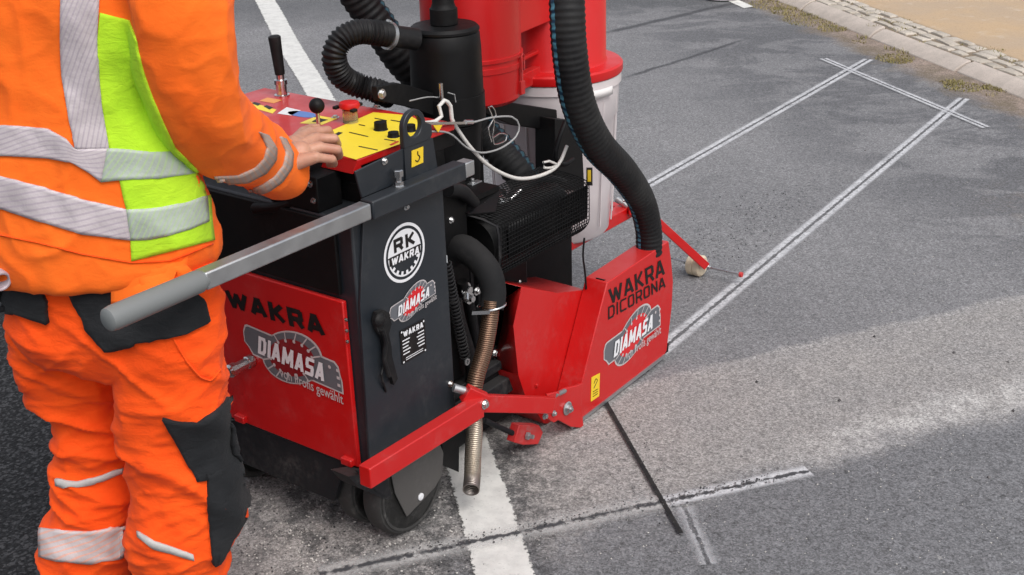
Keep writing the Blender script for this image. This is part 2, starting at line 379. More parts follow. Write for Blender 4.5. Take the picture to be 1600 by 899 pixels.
# dark mottled band near the kerb, and far dark area
ks0, ks1 = G(1210, 0), G(1600, 156)
kd = sdist(n, X, Y, ks0, ks1)      # left of kerb direction = pavement side
kb = mulN(n.mr(kd, -1.9, -.9, 0, 1), n.mr(n.noise(2.4, 7, .72, stretch=(.7, 1, 1), dist=.5), .44, .54))
c = n.mix(n.math('MULTIPLY', kb, .56), c, (.072, .073, .08))
pw = mulN(n.mr(kd, -1.5, -.6), n.mr(n.noise(16, 5, .7, stretch=(.6, 1, 1)), .62, .7)); c = n.mix(n.math('MULTIPLY', pw, .5), c, (.3, .29, .28))
far = n.mr(n.math('ADD', Y, n.math('MULTIPLY', wob, 3)), 9.0, 10.2); c = n.mix(n.math('MULTIPLY', far, .6), c, (.075, .077, .082))
# grit spilled strip of dark specks beyond the saw
gp0, gp1 = G(1060, 400), G(1215, 330)
gr = mulN(n.mr(n.math('ABSOLUTE', sdist(n, X, Y, gp0, gp1, wob)), .35, .05), n.mr(X, .5, .8), n.mr(X, 1.75, 1.3), n.mr(n.noise(40, 6, .8), .54, .60))
c = n.mix(n.math('MULTIPLY', gr, .6), c, (.035, .035, .037))
# worn light patch to the right, scattered pale flecks
patch = mulN(n.mr(X, 1.9, 2.3), n.mr(Y, 4.2, 4.6), n.mr(Y, 5.6, 5.1), n.mr(n.noise(10, 6, .75), .45, .6)); c = n.mix(n.math('MULTIPLY', patch, .35), c, (.22, .18, .15))
fl = n.mr(n.noise(38, 3, .5), .70, .74); c = n.mix(n.math('MULTIPLY', fl, .5), c, (.36, .35, .34))
# repair cracks in the far half
for a, b, wd in (((975, 122), (1165, 62), .016), ((945, 52), (1190, -5), .03)):
    p0, p1 = G(*a), G(*b); dv = (p1 - p0).normalized()
    al = n.math('SUBTRACT', n.math('ADD', n.math('MULTIPLY', X, dv.x), n.math('MULTIPLY', Y, dv.y)), p0.dot(dv)); Ln = (p1 - p0).length
    ck = mulN(n.mr(n.math('ABSOLUTE', sdist(n, X, Y, p0, p1, n.math('MULTIPLY', wob, .35))), wd * 1.8, wd * .4), n.mr(al, -.1, .15), n.mr(al, Ln + .1, Ln - .2))
    c = n.mix(n.math('MULTIPLY', ck, .8), c, (.045, .045, .05))
# dirt and soil in the gutter
gut = n.mr(n.math('ADD', kd, n.math('MULTIPLY', wob, 2.2)), -.34, -.12)
c = n.mix(gut, c, n.mix(n.mr(med, .4, .6), (.27, .21, .175), (.17, .135, .10)))
# new asphalt on the far left
pn0 = G(285, 899); sdir = (G(697, 735) - G(472, 150)).normalized()
nw = n.mr(sdist(n, X, Y, pn0, pn0 + sdir, n.math('MULTIPLY', wob, .4)), .03, -.03)
nw = n.math('SUBTRACT', 1.0, nw) if False else nw
nv = n.vor(95, out='Distance'); newc = n.mix(n.mr(st2, .3, 1.0), (.012, .012, .0135), (.062, .062, .066)); newc = n.mix(n.mr(nv, .45, .8), newc, (.006, .006, .007)); newc = n.mix(n.mr(n.noise(55, 4, .7), .62, .74, 0, .6), newc, (.15, .15, .155))
fresh = n.mr(Y, 5.4, 8.0)           # far part is weathered
# aggregate speckle
sp = n.mr(stv, .0, 1.0, .62, 1.42, False); sp2 = n.mr(st2, .0, 1.0, .82, 1.18, False); sp3 = n.mr(vf, .3, .7, .8, 1.2, False)
spk = n.math('MULTIPLY', n.math('MULTIPLY', sp, sp2), sp3)
mxs = n.n('ShaderNodeVectorMath', operation='SCALE'); n.put(mxs.inputs[0], c); n.put(mxs.inputs['Scale'], spk); c = mxs.outputs[0]
c = n.mix(n.mr(n.noise(150, 4, .75), .60, .68, 0, .6), c, (.06, .06, .062))
newmask = n.math('MULTIPLY', nw, n.math('SUBTRACT', 1.0, n.math('MULTIPLY', fresh, .7)))
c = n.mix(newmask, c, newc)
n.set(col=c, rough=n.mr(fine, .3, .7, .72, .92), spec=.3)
hh = n.math('ADD', n.math('ADD', n.math('MULTIPLY', n.math('SUBTRACT', 1.0, std), .55), n.math('MULTIPLY', n.math('SUBTRACT', 1.0, nv), n.math('MULTIPLY', newmask, 5.0))), n.math('MULTIPLY', fine, .8)); n.bump(hh, .35, .004)
M['asphalt'] = n.m
S_ = 150
MB().add([(-S_, -S_, 0), (S_, -S_, 0), (S_, S_, 0), (-S_, S_, 0)], [(0, 1, 2, 3)]).build('road', 'asphalt', None, 0, kind='structure')

def poly_strip(name, left, right, z, mat, step=.05, **t):
    """flat marking lying on the road between two edge lines; uv = metres along, 0..1 across"""
    A = catmull([(p.x, p.y, z) for p in left], step); nA = len(A); B_ = catmull([(p.x, p.y, z) for p in right], step)
    def samp(S, k):
        q = k * (len(S) - 1); i = min(int(q), len(S) - 2); return S[i][0].lerp(S[i + 1][0], q - i)
    mb = MB(); vs = []; L = [0]; k = max(2, nA)
    for i in range(k): a, b = samp(A, i / (k - 1)), samp(B_, i / (k - 1)); vs += [a, b]; L.append(L[-1] + ((a - vs[-4]).length if i else 0))
    L = L[1:]; mb.add(vs, [(2 * i, 2 * i + 1, 2 * i + 3, 2 * i + 2) for i in range(k - 1)], 0, [[(L[i], 0), (L[i], 1), (L[i + 1], 1), (L[i + 1], 0)] for i in range(k - 1)])
    return mb.build(name, mat, None, 0, **t)
# lane paint
n = NT('white_road_paint'); uv = n.sep(n.tc.outputs['UV'])
e = n.math('SUBTRACT', .5, n.math('ABSOLUTE', n.math('SUBTRACT', uv[1], .5)))
f1 = n.noise(60, 5, .7); f2 = n.noise(14, 5, .7)
al = n.mr(n.math('ADD', n.math('MULTIPLY', e, 5.0), n.math('MULTIPLY', n.math('SUBTRACT', f1, .5), 1.6)), .02, .22)
al = n.math('MULTIPLY', al, n.mr(n.noise(90, 5, .75), .74, .66))
cc = n.mix(n.mr(f2, .35, .75), (.66, .65, .62), (.50, .49, .47)); cc = n.mix(n.mr(n.noise(120, 3), .60, .72, 0, .45), cc, (.3, .3, .29))
n.set(col=cc, rough=.7, alpha=al); n.bump(f1, .3, .004); M['lane'] = n.m
lf = [(370, -45), (397, 0), (434, 75), (478, 150), (560, 330), (632, 540), (697, 735), (740, 899), (780, 1080)]
rt = [(396, -45), (430, 0), (473, 75), (521, 150), (620, 330), (705, 540), (775, 718), (837, 899), (890, 1080)]
poly_strip('lane_line', [G(*p) for p in lf], [G(*p) for p in rt], .004, 'lane', kind='structure')
poly_strip('parking_mark', [G(1138, 3), G(1162, 14)], [G(1152, 0), G(1178, 11)], .004, 'lane', kind='structure')

# sprayed chalk lines with a sawn groove down the middle
def chalk(name, strength, groove, gw=.07, ragged=.0, coolc=(.62, .62, .64), fuzz=.26):
    n = NT(name); uv = n.sep(n.tc.outputs['UV']); a = n.math('ABSOLUTE', n.math('SUBTRACT', uv[1], .5))
    f1 = n.noise(80, 5, .75); f2 = n.noise(9, 4, .6)
    edge = n.mr(n.math('ADD', a, n.math('MULTIPLY', n.math('SUBTRACT', f1, .5), fuzz)), .49, .49 - .2 * (fuzz / .22) ** .7)
    mid = n.mr(n.math('ADD', a, n.math('MULTIPLY', n.math('SUBTRACT', n.noise(50, 4), .5), ragged)), gw, gw + .09)
    al = n.math('MULTIPLY', edge, n.mr(f1, .28, .62, .35, 1)); al = n.math('MULTIPLY', al, n.mr(f2, .25, .6, .6, 1))
    al = n.math('MULTIPLY', al, strength)
    al = n.math('MAXIMUM', n.math('MULTIPLY', al, n.mr(mid, 0, 1, .25, 1)), n.math('MULTIPLY', n.math('SUBTRACT', 1.0, mid), groove))
    c = n.mix(mid, (.05, .05, .055), coolc)
    n.set(col=c, rough=.9, alpha=al); return n.m
M['chalk'] = chalk('sprayed_chalk', .92, .22, .025, .20)
M['chalk_thin'] = chalk('thin_sprayed_chalk', .85, .2, .025, .16)
M['chalk_raw'] = chalk('chiselled_crack_with_chalk', .9, .9, .03, .55, fuzz=.36)
M['chalk_faint'] = chalk('faint_chalk_and_crack', .62, .9, .022, .40, coolc=(.6, .59, .58), fuzz=.5)
M['smudge'] = chalk('chalk_smudge', .6, .0, .02, .4, fuzz=.7)
def line(name, a, b, width, mat, z=.0045, taper=1.0, **t):
    p, q = G(*a), G(*b); d = (q - p).normalized(); s_ = V((-d.y, d.x, 0)) * width / 2
    k = 6; return poly_strip(name, [p.lerp(q, i / k) + s_ * (1 + (taper - 1) * i / k) for i in range(k + 1)], [p.lerp(q, i / k) - s_ * (1 + (taper - 1) * i / k) for i in range(k + 1)], z, mat, kind='structure', **t)
line('chalk_line', (1000, 577), (1506, 155), .085, 'chalk', .0050)
line('chalk_line', (985, 306), (1357, 94), .085, 'chalk', .0050)
line('chalk_line', (1286, 93), (1541, 201), .070, 'chalk_thin', .0062)
line('chalk_line', (1264, 738), (1040, 786), .075, 'chalk_raw', .0050)
line('chalk_line', (1040, 786), (500, 901), .11, 'chalk_faint', .0074)
line('chalk_smudge', (1068, 795), (1108, 885), .075, 'smudge', .0062)
# straight saw kerf across the road
n = NT('saw_kerf_dark'); uv = n.sep(n.tc.outputs['UV']); e = n.math('ABSOLUTE', n.math('SUBTRACT', uv[1], .5))
n.set(col=n.mix(n.mr(n.noise(40, 4), .35, .65), (.005, .005, .006), (.016, .015, .014)), rough=.9, alpha=n.mr(n.math('ADD', e, n.math('MULTIPLY', n.math('SUBTRACT', n.noise(120, 4), .5), .35)), .47, .38)); M['kerf'] = n.m
line('saw_cut', (944, 628), (1064, 838), .016, 'kerf', .0088)

# pale dried slurry around the cut is in the asphalt; kerb and pavement
KZ = .06
k0 = G(1210, 0); kdir = (G(1600, 156) - k0).normalized(); kn = V((-kdir.y, kdir.x, 0)) * 1.0   # to pavement side
kb0 = G(1270, 0, KZ); kwid = (kb0 - k0).dot(kn)
n = NT('kerb_granite'); a = n.noise(9, 6, .7); b = n.noise(150, 3, .7)
cc = n.mix(n.mr(a, .3, .7), (.56, .48, .42), (.45, .39, .34)); cc = n.mix(n.mr(b, .5, .75, 0, .5), cc, (.16, .14, .13))
n.set(col=cc, rough=.85); n.bump(n.noise(60, 6, .7), .4, .006); M['kerb'] = n.m
mb = MB(); off = (G(1378, 58) - k0).dot(kdir)
for i in range(-12, 14):
    s0 = off + i * 1.0 + .012; s1 = off + (i + 1) * 1.0 - .012; z1 = KZ + random.uniform(-.006, .006); sk = random.uniform(-.008, .008)
    prof = [(0, -.05), (.0, .004), (.035, z1 - .028), (.075, z1 - .008), (.11, z1), (kwid, z1), (kwid, -.05)]
    A = [k0 + kdir * s0 + kn * (x + sk) + V((0, 0, z)) for x, z in prof]; B_ = [k0 + kdir * s1 + kn * (x + sk * .3) + V((0, 0, z)) for x, z in prof]
    m = len(prof); mb.add(A + B_, [tuple(range(m)), tuple(range(2 * m - 1, m - 1, -1))] + [(j, (j + 1) % m, (j + 1) % m + m, j + m) for j in range(m)])
mb.build('kerb', 'kerb', None, 40, .006, kind='structure')
# sett strip
sw = (G(1334, 0, KZ) - k0).dot(kn) - kwid
n = NT('cobble_granite'); a = n.sep(n.vor(9, out='Color'))[0]; b = n.noise(80, 4, .7)
cc = n.mix(a, (.55, .49, .42), (.42, .37, .31)); cc = n.mix(n.mr(b, .45, .75, 0, .5), cc, (.18, .15, .13)); n.set(col=cc, rough=.85); n.bump(b, .4, .006); M['cobble'] = n.m
mb = MB(); rows = 3; rw = sw / rows
for r_ in range(rows):
    s0 = -11.0 + random.random() * .1
    while s0 < 9:
        ln = random.uniform(.10, .19); x0 = kwid + .012 + r_ * rw + random.uniform(-.012, .014); x1 = kwid + (r_ + 1) * rw - random.uniform(-.006, .016)
        zz = KZ + random.uniform(-.003, .002); j = lambda: random.uniform(-.013, .013)
        q = [(s0 + j(), x0 + j()), (s0 + ln + j(), x0 + j()), (s0 + ln + j(), x1 + j()), (s0 + j(), x1 + j())]
        base = [k0 + kdir * a + kn * b + V((0, 0, zz - .06)) for a, b in q]
        mid = [k0 + kdir * a + kn * b + V((0, 0, zz - .006)) for a, b in q]; cx = sum(mid, V()) / 4
        top = [cx + (p - cx) * .86 + V((0, 0, .006)) for p in mid]
        mb.add(base + mid + top, [(8, 9, 10, 11)] + [(i, (i + 1) % 4, 4 + (i + 1) % 4, 4 + i) for i in range(4)] + [(4 + i, 4 + (i + 1) % 4, 8 + (i + 1) % 4, 8 + i) for i in range(4)])
        s0 += ln + random.uniform(.016, .034)
mb.build('cobble_paving', 'cobble', None, 50, kind='structure')
n = NT('sandy_soil'); a = n.noise(1.6, 6, .65); b = n.noise(90, 5, .7)
cc = n.mix(n.mr(a, .3, .7), (.50, .35, .21), (.44, .33, .23)); cc = n.mix(n.mr(b, .5, .7, 0, .45), cc, (.24, .17, .11)); cc = n.mix(n.mr(n.noise(5, 5, .7), .55, .7, 0, .5), cc, (.55, .46, .37)); X2, Y2, _z = n.sep(n.tc.outputs['Object']); jd = sdist(n, X2, Y2, k0 + kn * (kwid + sw), k0 + kn * (kwid + sw) + kdir); cc = n.mix(n.mr(jd, .03, -.02), cc, (.22, .17, .12))
n.set(col=cc, rough=.95); n.bump(b, .5, .008); M['sand'] = n.m
mb = MB(); nx, ny = 60, 130
vs = []
for i in range(nx + 1):
    for j in range(ny + 1):
        a = -25 + 45 * j / ny; b = kwid - .0 + (i / nx) ** 1.6 * 14
        zz = KZ - .010 + (.012 if b > kwid + sw else 0) + noise.fractal(V((a, b, 0)) * 2.2, 1, 2, 4) * (.008 if b > kwid + sw else .001)
        vs.append(k0 + kdir * a + kn * (b + .002) + V((0, 0, zz)))
mb.add(vs, [(i * (ny + 1) + j, (i + 1) * (ny + 1) + j, (i + 1) * (ny + 1) + j + 1, i * (ny + 1) + j + 1) for i in range(nx) for j in range(ny)])
mb.build('sandy_verge', 'sand', None, 60, kind='structure')

# weeds in the gutter and joints
n = NT('weed_leaf'); a = n.noise(6, 3); n.set(col=n.mix(n.mr(a, .3, .7), (.19, .17, .05), (.30, .24, .10)), rough=.7); M['weed'] = n.m
mb = MB()
def tuft(c, rr, cnt, h):
    for _ in range(cnt):
        a = random.random() * 6.283; q = rr * math.sqrt(random.random()); p = c + V((math.cos(a) * q, math.sin(a) * q, 0)); b = random.random() * 6.283
        d = V((math.cos(b), math.sin(b), 0)); hh = h * random.uniform(.4, 1); ln = d * hh * random.uniform(.3, 1.2); sdv = V((-d.y, d.x, 0)) * random.uniform(.0012, .003)
        mb.add([p - sdv, p + sdv, p + ln * .5 + sdv * .8 + V((0, 0, hh * .7)), p + ln * .5 - sdv * .8 + V((0, 0, hh * .7)), p + ln + V((0, 0, hh))], [(0, 1, 2, 3), (3, 2, 4)])
def gut(s, o_=-.1, z=.0): return k0 + kdir * s + kn * o_ + V((0, 0, z))
for px, py, rr, cnt, h in ((1185, -6, .16, 300, .06), (1215, 8, .22, 420, .06), (1245, 18, .2, 420, .06), (1275, 32, .24, 460, .055), (1300, 46, .1, 160, .05), (1398, 92, .12, 240, .045), (1405, 96, .08, 160, .04), (1505, 137, .11, 220, .045), (1488, 130, .07, 120, .05), (1555, 138, .07, 150, .05), (1570, 141, .06, 110, .05), (1340, 66, .06, 50, .03)):
    tuft(G(px, py), rr, int(cnt * 1.6), h * .30)
for _ in range(60): tuft(gut(random.uniform(-8, 8), random.uniform(-.12, -.02)), .04, 16, .03)
for _ in range(130): tuft(gut(random.uniform(-6, 5), kwid + sw * random.random() ** .7, KZ - .01), .03, 10, .02)
for px, py in ((1405, 47), (1365, 40), (1540, 76), (1560, 80), (1583, 98)): tuft(G(px, py, KZ), .06, 22, .012)
mb.build('weeds', 'weed', None, 0, kind='stuff', label='low yellow green weeds growing in the gutter and sett joints')
# loose grit
def stones(name, spots, mat, **t):
    mb = MB()
    for c, s_ in spots:
        vs = []
        for k in ((1, 0, 0), (-1, 0, 0), (0, 1, 0), (0, -1, 0), (0, 0, 1), (0, 0, -1)): vs.append(c + V(k) * s_ * random.uniform(.6, 1.2))
        mb.add(vs, [(0, 2, 4), (2, 1, 4), (1, 3, 4), (3, 0, 4), (2, 0, 5), (1, 2, 5), (3, 1, 5), (0, 3, 5)])
    return mb.build(name, mat, None, 0, **t)
n = NT('grit_stone'); a = n.sep(n.vor(30))[0]; n.set(col=n.mix(a, (.02, .02, .022), (.16, .15, .15)), rough=.9); M['grit'] = n.m
n = NT('pale_grit'); n.set(col=(.5, .48, .45), rough=.9); M['grit_pale'] = n.m
sp_ = []
for _ in range(260):
    t = random.random(); p = G(1060, 415).lerp(G(1225, 300), t) + V((random.gauss(0, .13), random.gauss(0, .16), 0)); sp_.append((p + V((0, 0, .002)), random.uniform(.001, .0035)))
for _ in range(160):
    t = random.random(); p = G(950, 640).lerp(G(1064, 838), t) + V((random.gauss(0, .05), random.gauss(0, .04), 0)); sp_.append((p + V((0, 0, .008)), random.uniform(.001, .003)))
for _ in range(420):
    t = random.random(); p = G(1200, 752).lerp(G(620, 872), t) + V((random.gauss(0, .02), random.gauss(0, .015), 0)); sp_.append((p + V((0, 0, .009)), random.uniform(.001, .0035)))
for _ in range(500): sp_.append((G(random.uniform(370, 760), random.uniform(740, 899)) + V((0, 0, .002)), random.uniform(.001, .004)))
for px, py in ((1352, 236), (1490, 552), (1583, 643), (1311, 627), (1545, 747), (1366, 527), (1575, 566), (1182, 598)): sp_.append((G(px, py) + V((0, 0, .002)), .0065))
stones('loose_grit', sp_, 'grit', kind='stuff', label='dark crumbs of asphalt scattered around the saw cuts')
sp_ = [(G(random.uniform(380, 1600), random.uniform(200, 899)) + V((0, 0, .002)), random.uniform(.0012, .003)) for _ in range(900)] + [(G(random.uniform(380, 720), random.uniform(760, 899)) + V((0, 0, .002)), random.uniform(.0015, .004)) for _ in range(260)]
stones('pale_chips', sp_, 'grit_pale', kind='stuff', label='pale stone chips scattered over the asphalt')

# white bucket at the top edge of the picture
bc = G(1129, -2)
tub = MB().lathe((0, 0, 0), [(.13, .0), (.145, .01), (.16, .25), (.172, .25), (.172, .275), (.155, .275), (.14, .02), (0, .015)], n=40).build('plastic_tub', 'whiteplastic', None, 35, origin=(0, 0, 0))
tub.location = (bc.x, bc.y, .004); tag(tub, 'round white plastic tub standing on the road beside the kerb weeds, at the top edge', 'tub')

# ================================================================== ROAD SAW
saw = bpy.data.objects.new('road_saw', None); COL.objects.link(saw); saw.location = ORG
saw.rotation_euler = (0, 0, math.atan2(FX.y, FX.x)); saw.empty_display_size = .2
tag(saw, 'red and anthracite walk-behind road saw with a suction hose and red blade guard', 'road saw')
SPLIT = {'bolt', 'rear_cover', 'wire_clip', 'spring_pin', 'rivet', 'panel_screw', 'hinge_tab', 'hook_tab', 'coolant_hose', 'fuel_hose', 'thin_cable'}
def part(mb, name, mat, parent=None, smooth=30, bevel=0, **t):
    if name in SPLIT and mb.marks:
        mk = sorted(set([(0, 0)] + mb.marks)) + [(len(mb.v), len(mb.f))]
        for (v0, f0_), (v1, f1_) in zip(mk, mk[1:]):
            if v1 == v0: continue
            q = MB(); q.v = mb.v[v0:v1]; q.f = [tuple(i - v0 for i in f) for f in mb.f[f0_:f1_]]; q.mi = mb.mi[f0_:f1_]; o = q.build(name, mat, parent or saw, smooth, bevel, **t)
        return o
    return mb.build(name, mat, parent or saw, smooth, bevel, **t)
def PLs(pts, l): return [PL(x, y, l) for x, y in pts]
BK = -.100       # rear wall of the housing

# housing
hs_ = part(MB().box((BK, .0, .25), (.215, .60, .905)), 'housing', 'anth', bevel=.006)
part(MB().box((BK - .012, .045, .715), (BK - .001, .57, .90)).mark().box((BK - .012, .035, .255), (BK - .001, .60, .262)), 'rear_cover', 'black', hs_, bevel=.003)
mb = MB(); mb.box((.0, .06, .905), (.20, .56, .955)); part(mb, 'deck_riser', 'black', hs_, bevel=.003)
# side plate with markings
sp_poly = [(-.112, -.006, .25), (.222, -.006, .25), (.216, -.006, .905), (-.062, -.006, .935), (-.100, -.006, .70)]
side = part(MB().prism([(a, -.008, c_) for a, b, c_ in sp_poly], (0, .0078, 0)), 'side_plate', 'anth', bevel=.0015)
mb = MB(); mb.bolt(PL(634, 323, -.008), (0, -1, 0), .006, .008); mb.bolt(PL(703, 600, -.008), (0, -1, 0), .006, .008); part(mb, 'bolt', 'chrome', side)
# round maker's badge
bcn = PL(632, 395, -.009); Rb = .074; ez = V((-.01, 0, 1)).normalized(); ex = V((1, 0, 0.0))
def disc(mb, c, r_, ex, ey, off, mi, a0=0, a1=360, r_in=0, n=48):
    A = [rad(a0 + (a1 - a0) * i / n) for i in range(n + 1)]; P = lambda r, a: c + ex * math.cos(a) * r + ey * math.sin(a) * r + off
    if r_in: mb.add([P(r_in, a) for a in A] + [P(r_, a) for a in A], [(i, i + 1, n + 2 + i, n + 1 + i) for i in range(n)], mi)
    else: mb.add([c + off] + [P(r_, a) for a in A], [(0, i + 1, i + 2) for i in range(n)], mi)
mb = MB(); N_ = V((0, -1, 0))
disc(mb, bcn, Rb, ex, ez, N_ * .0005, 0, r_in=Rb * .90)
disc(mb, bcn, Rb * .80, ex, ez, N_ * .0005, 0, 3, 177)
disc(mb, bcn, Rb * .80, ex, ez, N_ * .0005, 0, 180, 360, r_in=Rb * .74)
for a in range(190, 360, 20): disc(mb, bcn, Rb * .76, ex, ez, N_ * .0009, 0, a, a + 9, r_in=Rb * .62, n=4)
q = lambda x, y: bcn + ex * x * Rb + ez * y * Rb
block_text(mb, 'RK', [q(-.50, .14), q(.52, .14), q(.52, .60), q(-.50, .60)], N_ * .0012, 1, .26, .25, .92)
mb.add([q(-.76, -.24) + N_ * .0014, q(.76, -.24) + N_ * .0014, q(.76, .06) + N_ * .0014, q(-.76, .06) + N_ * .0014], [(0, 1, 2, 3)], 1)
block_text(mb, 'WAKRA', [q(-.68, -.24), q(.66, -.24), q(.70, .02), q(-.64, .02)], N_ * .0019, 0, .25, .18, .76)
part(mb, 'round_badge', ['white_decal', 'black_decal'], side, 0)

def saw_logo(name, c, ex, ey, s, parent, nrm, redmat='darkred_decal', tilt=-.07, dd=.55, rx=.575, ry=.455):
    """c centre, s half length; disc with slots crossed by a banner"""
    mb = MB(); ey2 = ey
    P = lambda x, y, k: c + ex * x * s + (ey * (y + tilt * x)) * s + nrm * (.0005 + .0005 * k)
    D = lambda e, k, mi, n=48: mb.add([P((rx + e) * math.cos(6.2832 * i / n) + dd * math.sin(6.2832 * i / n) * (ry + e), (ry + e) * math.sin(6.2832 * i / n), k) for i in range(n)], [tuple(range(n))], mi)
    ban = [(-1, .10), (-.95, .20), (-.9, .22), (.88, .22), (.95, .16), (.97, .05), (1, -.04), (1, -.22), (-.84, -.22), (-.92, -.12), (-1, -.06)]
    D(.03, 0, 0)
    mb.add([P(x * 1.025, y * 1.13, 0) for x, y in ban], [tuple(range(len(ban)))], 0)
    mb.add([P(x, y, 1) for x, y in ban], [tuple(range(len(ban)))], 1)
    D(0, 2, 1); D(-.12, 3, 2)
    for i in range(16):
        a = 6.2832 * (i + .4) / 16; ca, sa = math.cos(a), math.sin(a)
        if abs(sa * ry) < .19: continue
        e = lambda q, w_: P((rx + q) * ca + dd * sa * (ry + q) - w_ * sa, (ry + q) * sa + w_ * ca, 4)
        mb.add([e(-.14, -.012), e(0, -.012), e(0, .012), e(-.14, .012)], [(0, 1, 2, 3)], 0)
        mb.add([P((rx - .15) * ca + dd * sa * (ry - .15) + .030 * math.cos(k), (ry - .15) * sa + .030 * math.sin(k), 5) for k in [j * .7854 for j in range(8)]], [tuple(range(8))], 0)
    block_text(mb, 'DIAMASA', [P(-.72, -.16, 6), P(.66, -.16, 6), P(.72, .15, 6), P(-.66, .15, 6)], nrm * .0004, 3, .20, .12, .55)
    add_text(mb, 'von Profis gewählt', [P(-.28, -.46, 5), P(1.02, -.46, 5), P(1.02, -.24, 5), P(-.28, -.24, 5)], nrm * .0004, 0, .006)
    for y in (-.12, .0, .12): mb.add([P(.93, y - .02, 5), P(.99, y - .02, 5), P(.99, y + .03, 5), P(.93, y + .03, 5)], [(0, 1, 2, 3)], 0)
    mb.add([P(.80 + .03 * math.cos(k), .13 + .03 * math.sin(k), 5) for k in [j * .7854 for j in range(8)]], [tuple(range(8))], 0)
    return part(mb, name, ['silver_decal', 'grey_decal', redmat, 'white_decal'], parent, 0)
saw_logo('maker_logo', PL(645, 470, -.009), V((1, 0, 0)), V((0, 0, 1)), .084, side, V((0, -1, 0)), 'brightred_decal', .1)
# data plate
mb = MB(); Q = PLs([(628, 570), (666, 548), (663, 498), (624, 518)], -.0088)
mb.prism(Q, (0, -.001, 0), 1)
B4 = lambda x, y: (Q[0] * (1 - x) + Q[1] * x) * (1 - y) + (Q[3] * (1 - x) + Q[2] * x) * y
block_text(mb, 'WAKRA', [B4(.12, .78), B4(.9, .78), B4(.9, .95), B4(.12, .95)], (0, -.0022, 0), 0, .26, .2, .7)
for i, y in enumerate((.66, .56, .46, .36, .26)):
    for a, b in ((.06, .06 + .3 - .04 * (i % 3)), (.68 - .05 * (i % 2), .93)): mb.add([B4(a, y) + V((0, -.0022, 0)), B4(b, y) + V((0, -.0022, 0)), B4(b, y + .035) + V((0, -.0022, 0)), B4(a, y + .035) + V((0, -.0022, 0))], [(0, 1, 2, 3)], 0)
for y in (.07, .13): mb.add([B4(.15, y) + V((0, -.0022, 0)), B4(.85, y) + V((0, -.0022, 0)), B4(.85, y + .022) + V((0, -.0022, 0)), B4(.15, y + .022) + V((0, -.0022, 0))], [(0, 1, 2, 3)], 0)
for x, y in ((.06, .95), (.94, .95), (.06, .05), (.94, .05)): disc(mb, B4(x, y), .0028, V((1, 0, 0)), V((0, 0, 1)), V((0, -.0022, 0)), 0, n=10)
part(mb, 'data_plate', ['white_decal', 'black_decal'], side, 0)
# black rubber latch with draw strap
mb = MB(); lp = lambda x, y: PL(x, y, -.012)
mb.prism([p for p in (lp(583, 487), lp(594, 483), lp(603, 488), lp(606, 505), (lp(602, 520)), lp(606, 540), lp(607, 555), lp(616, 590), lp(610, 600), lp(604, 580), lp(598, 560), lp(594, 530), lp(584, 515), lp(580, 500))], (0, -.012, 0))
mb.ball(PL(593, 500, -.026), .017, 12, (1, .6, 1)); mb.tube(PLs([(597, 515), (603, 535), (600, 560), (608, 588)], -.028), .006, 8)
mb.tube([lp(604, 560), PL(596, 585, -.02), PL(603, 612, -.01)], .003, 6)
part(mb, 'rubber_latch', 'rubber', side, 40)

# red rear panel
rp = [PF(x, y, BK - .016) for x, y in ((572, 721), (551, 469), (400, 424), (355, 641))]
rp = [V((BK - .016, .030, .258)), V((BK - .016, .034, .703)), V((BK - .016, .60, .703)), V((BK - .016, .60, .258))]
rear = part(MB().prism(rp, (.014, 0, 0)), 'rear_panel', 'red', bevel=.003)
NR = V((-1, 0, 0)); qp = lambda x, y: PF(x, y, BK - .0168)
mb = MB(); block_text(mb, 'WAKRA', [qp(357, 479), qp(508, 526), qp(502, 494), qp(352, 452)], NR * .0006, 0, .27, .20, .86); part(mb, 'lettering', 'black_decal', rear, 0)
saw_logo('maker_logo', qp(456, 559), V((0, -1, 0)), V((0, 0, 1)), .166, rear, NR)
mb = MB()
for x, y in ((541, 500), (542, 517), (543, 534)): mb.bolt(qp(x, y), NR, .0035, .004)
part(mb, 'rivet', 'chrome', rear)
mb = MB(); 
for x, y in ((545, 719), (378, 652)): c_ = qp(x, y); mb.mark(); mb.box(c_ + V((-.012, -.018, -.012)), c_ + V((.004, .018, .008)))
part(mb, 'hinge_tab', 'red', rear, bevel=.003)
mb = MB(); c_ = qp(394, 563); mb.lathe(c_, [(.010, 0), (.017, .001), (.017, .018), (.014, .02), (.014, .055), (.018, .058), (.018, .075), (.012, .08), (.006, .08)], NR, 10); part(mb, 'drain_valve', 'chrome', rear, 30)

# handle tubes with grips
def handle(l, name):
    mb = MB(); z = .935
    mb.box((-.075, l - .02, z - .026), (.262, l + .02, z + .019)); h = part(mb, name, 'anth', bevel=.004)
    part(MB().box((-.56, l - .0175, z - .0225), (-.078, l + .0175, z + .0155)), 'steel_tube', 'steel', h, bevel=.004)
    part(MB().box((.262, l - .0175, z - .0225), (.298, l + .0175, z + .0155)), 'tube_end', 'steel', h, bevel=.003)
    part(MB().lathe((-.56, l, z - .004), [(.018, .01), (.021, 0), (.0235, -.006), (.0245, -.21), (.0225, -.222), (.017, -.226)], (1, 0, 0), 28), 'grip', 'greygrip', h, 40)
    return h
handle(-.028, 'handle_bar'); handle(.700, 'handle_bar')
# bracket plate with lifting eye
hc = PL(643.7, 197, -.004); mb = MB(); RO, RI = .040, .0255; th = .014
outer = []
a_list = [rad(a) for a in range(200, -31, -10)]
outer = [V((hc.x + RO * math.cos(a), 0, hc.z + RO * math.sin(a))) for a in a_list]
bx = [PL(690, 268, -.004), PL(622, 298, -.004)]
pts = [V((hc.x + .07, 0, hc.z - .05)), V((hc.x + .072, 0, .958)), V((hc.x - .045, 0, .958))]
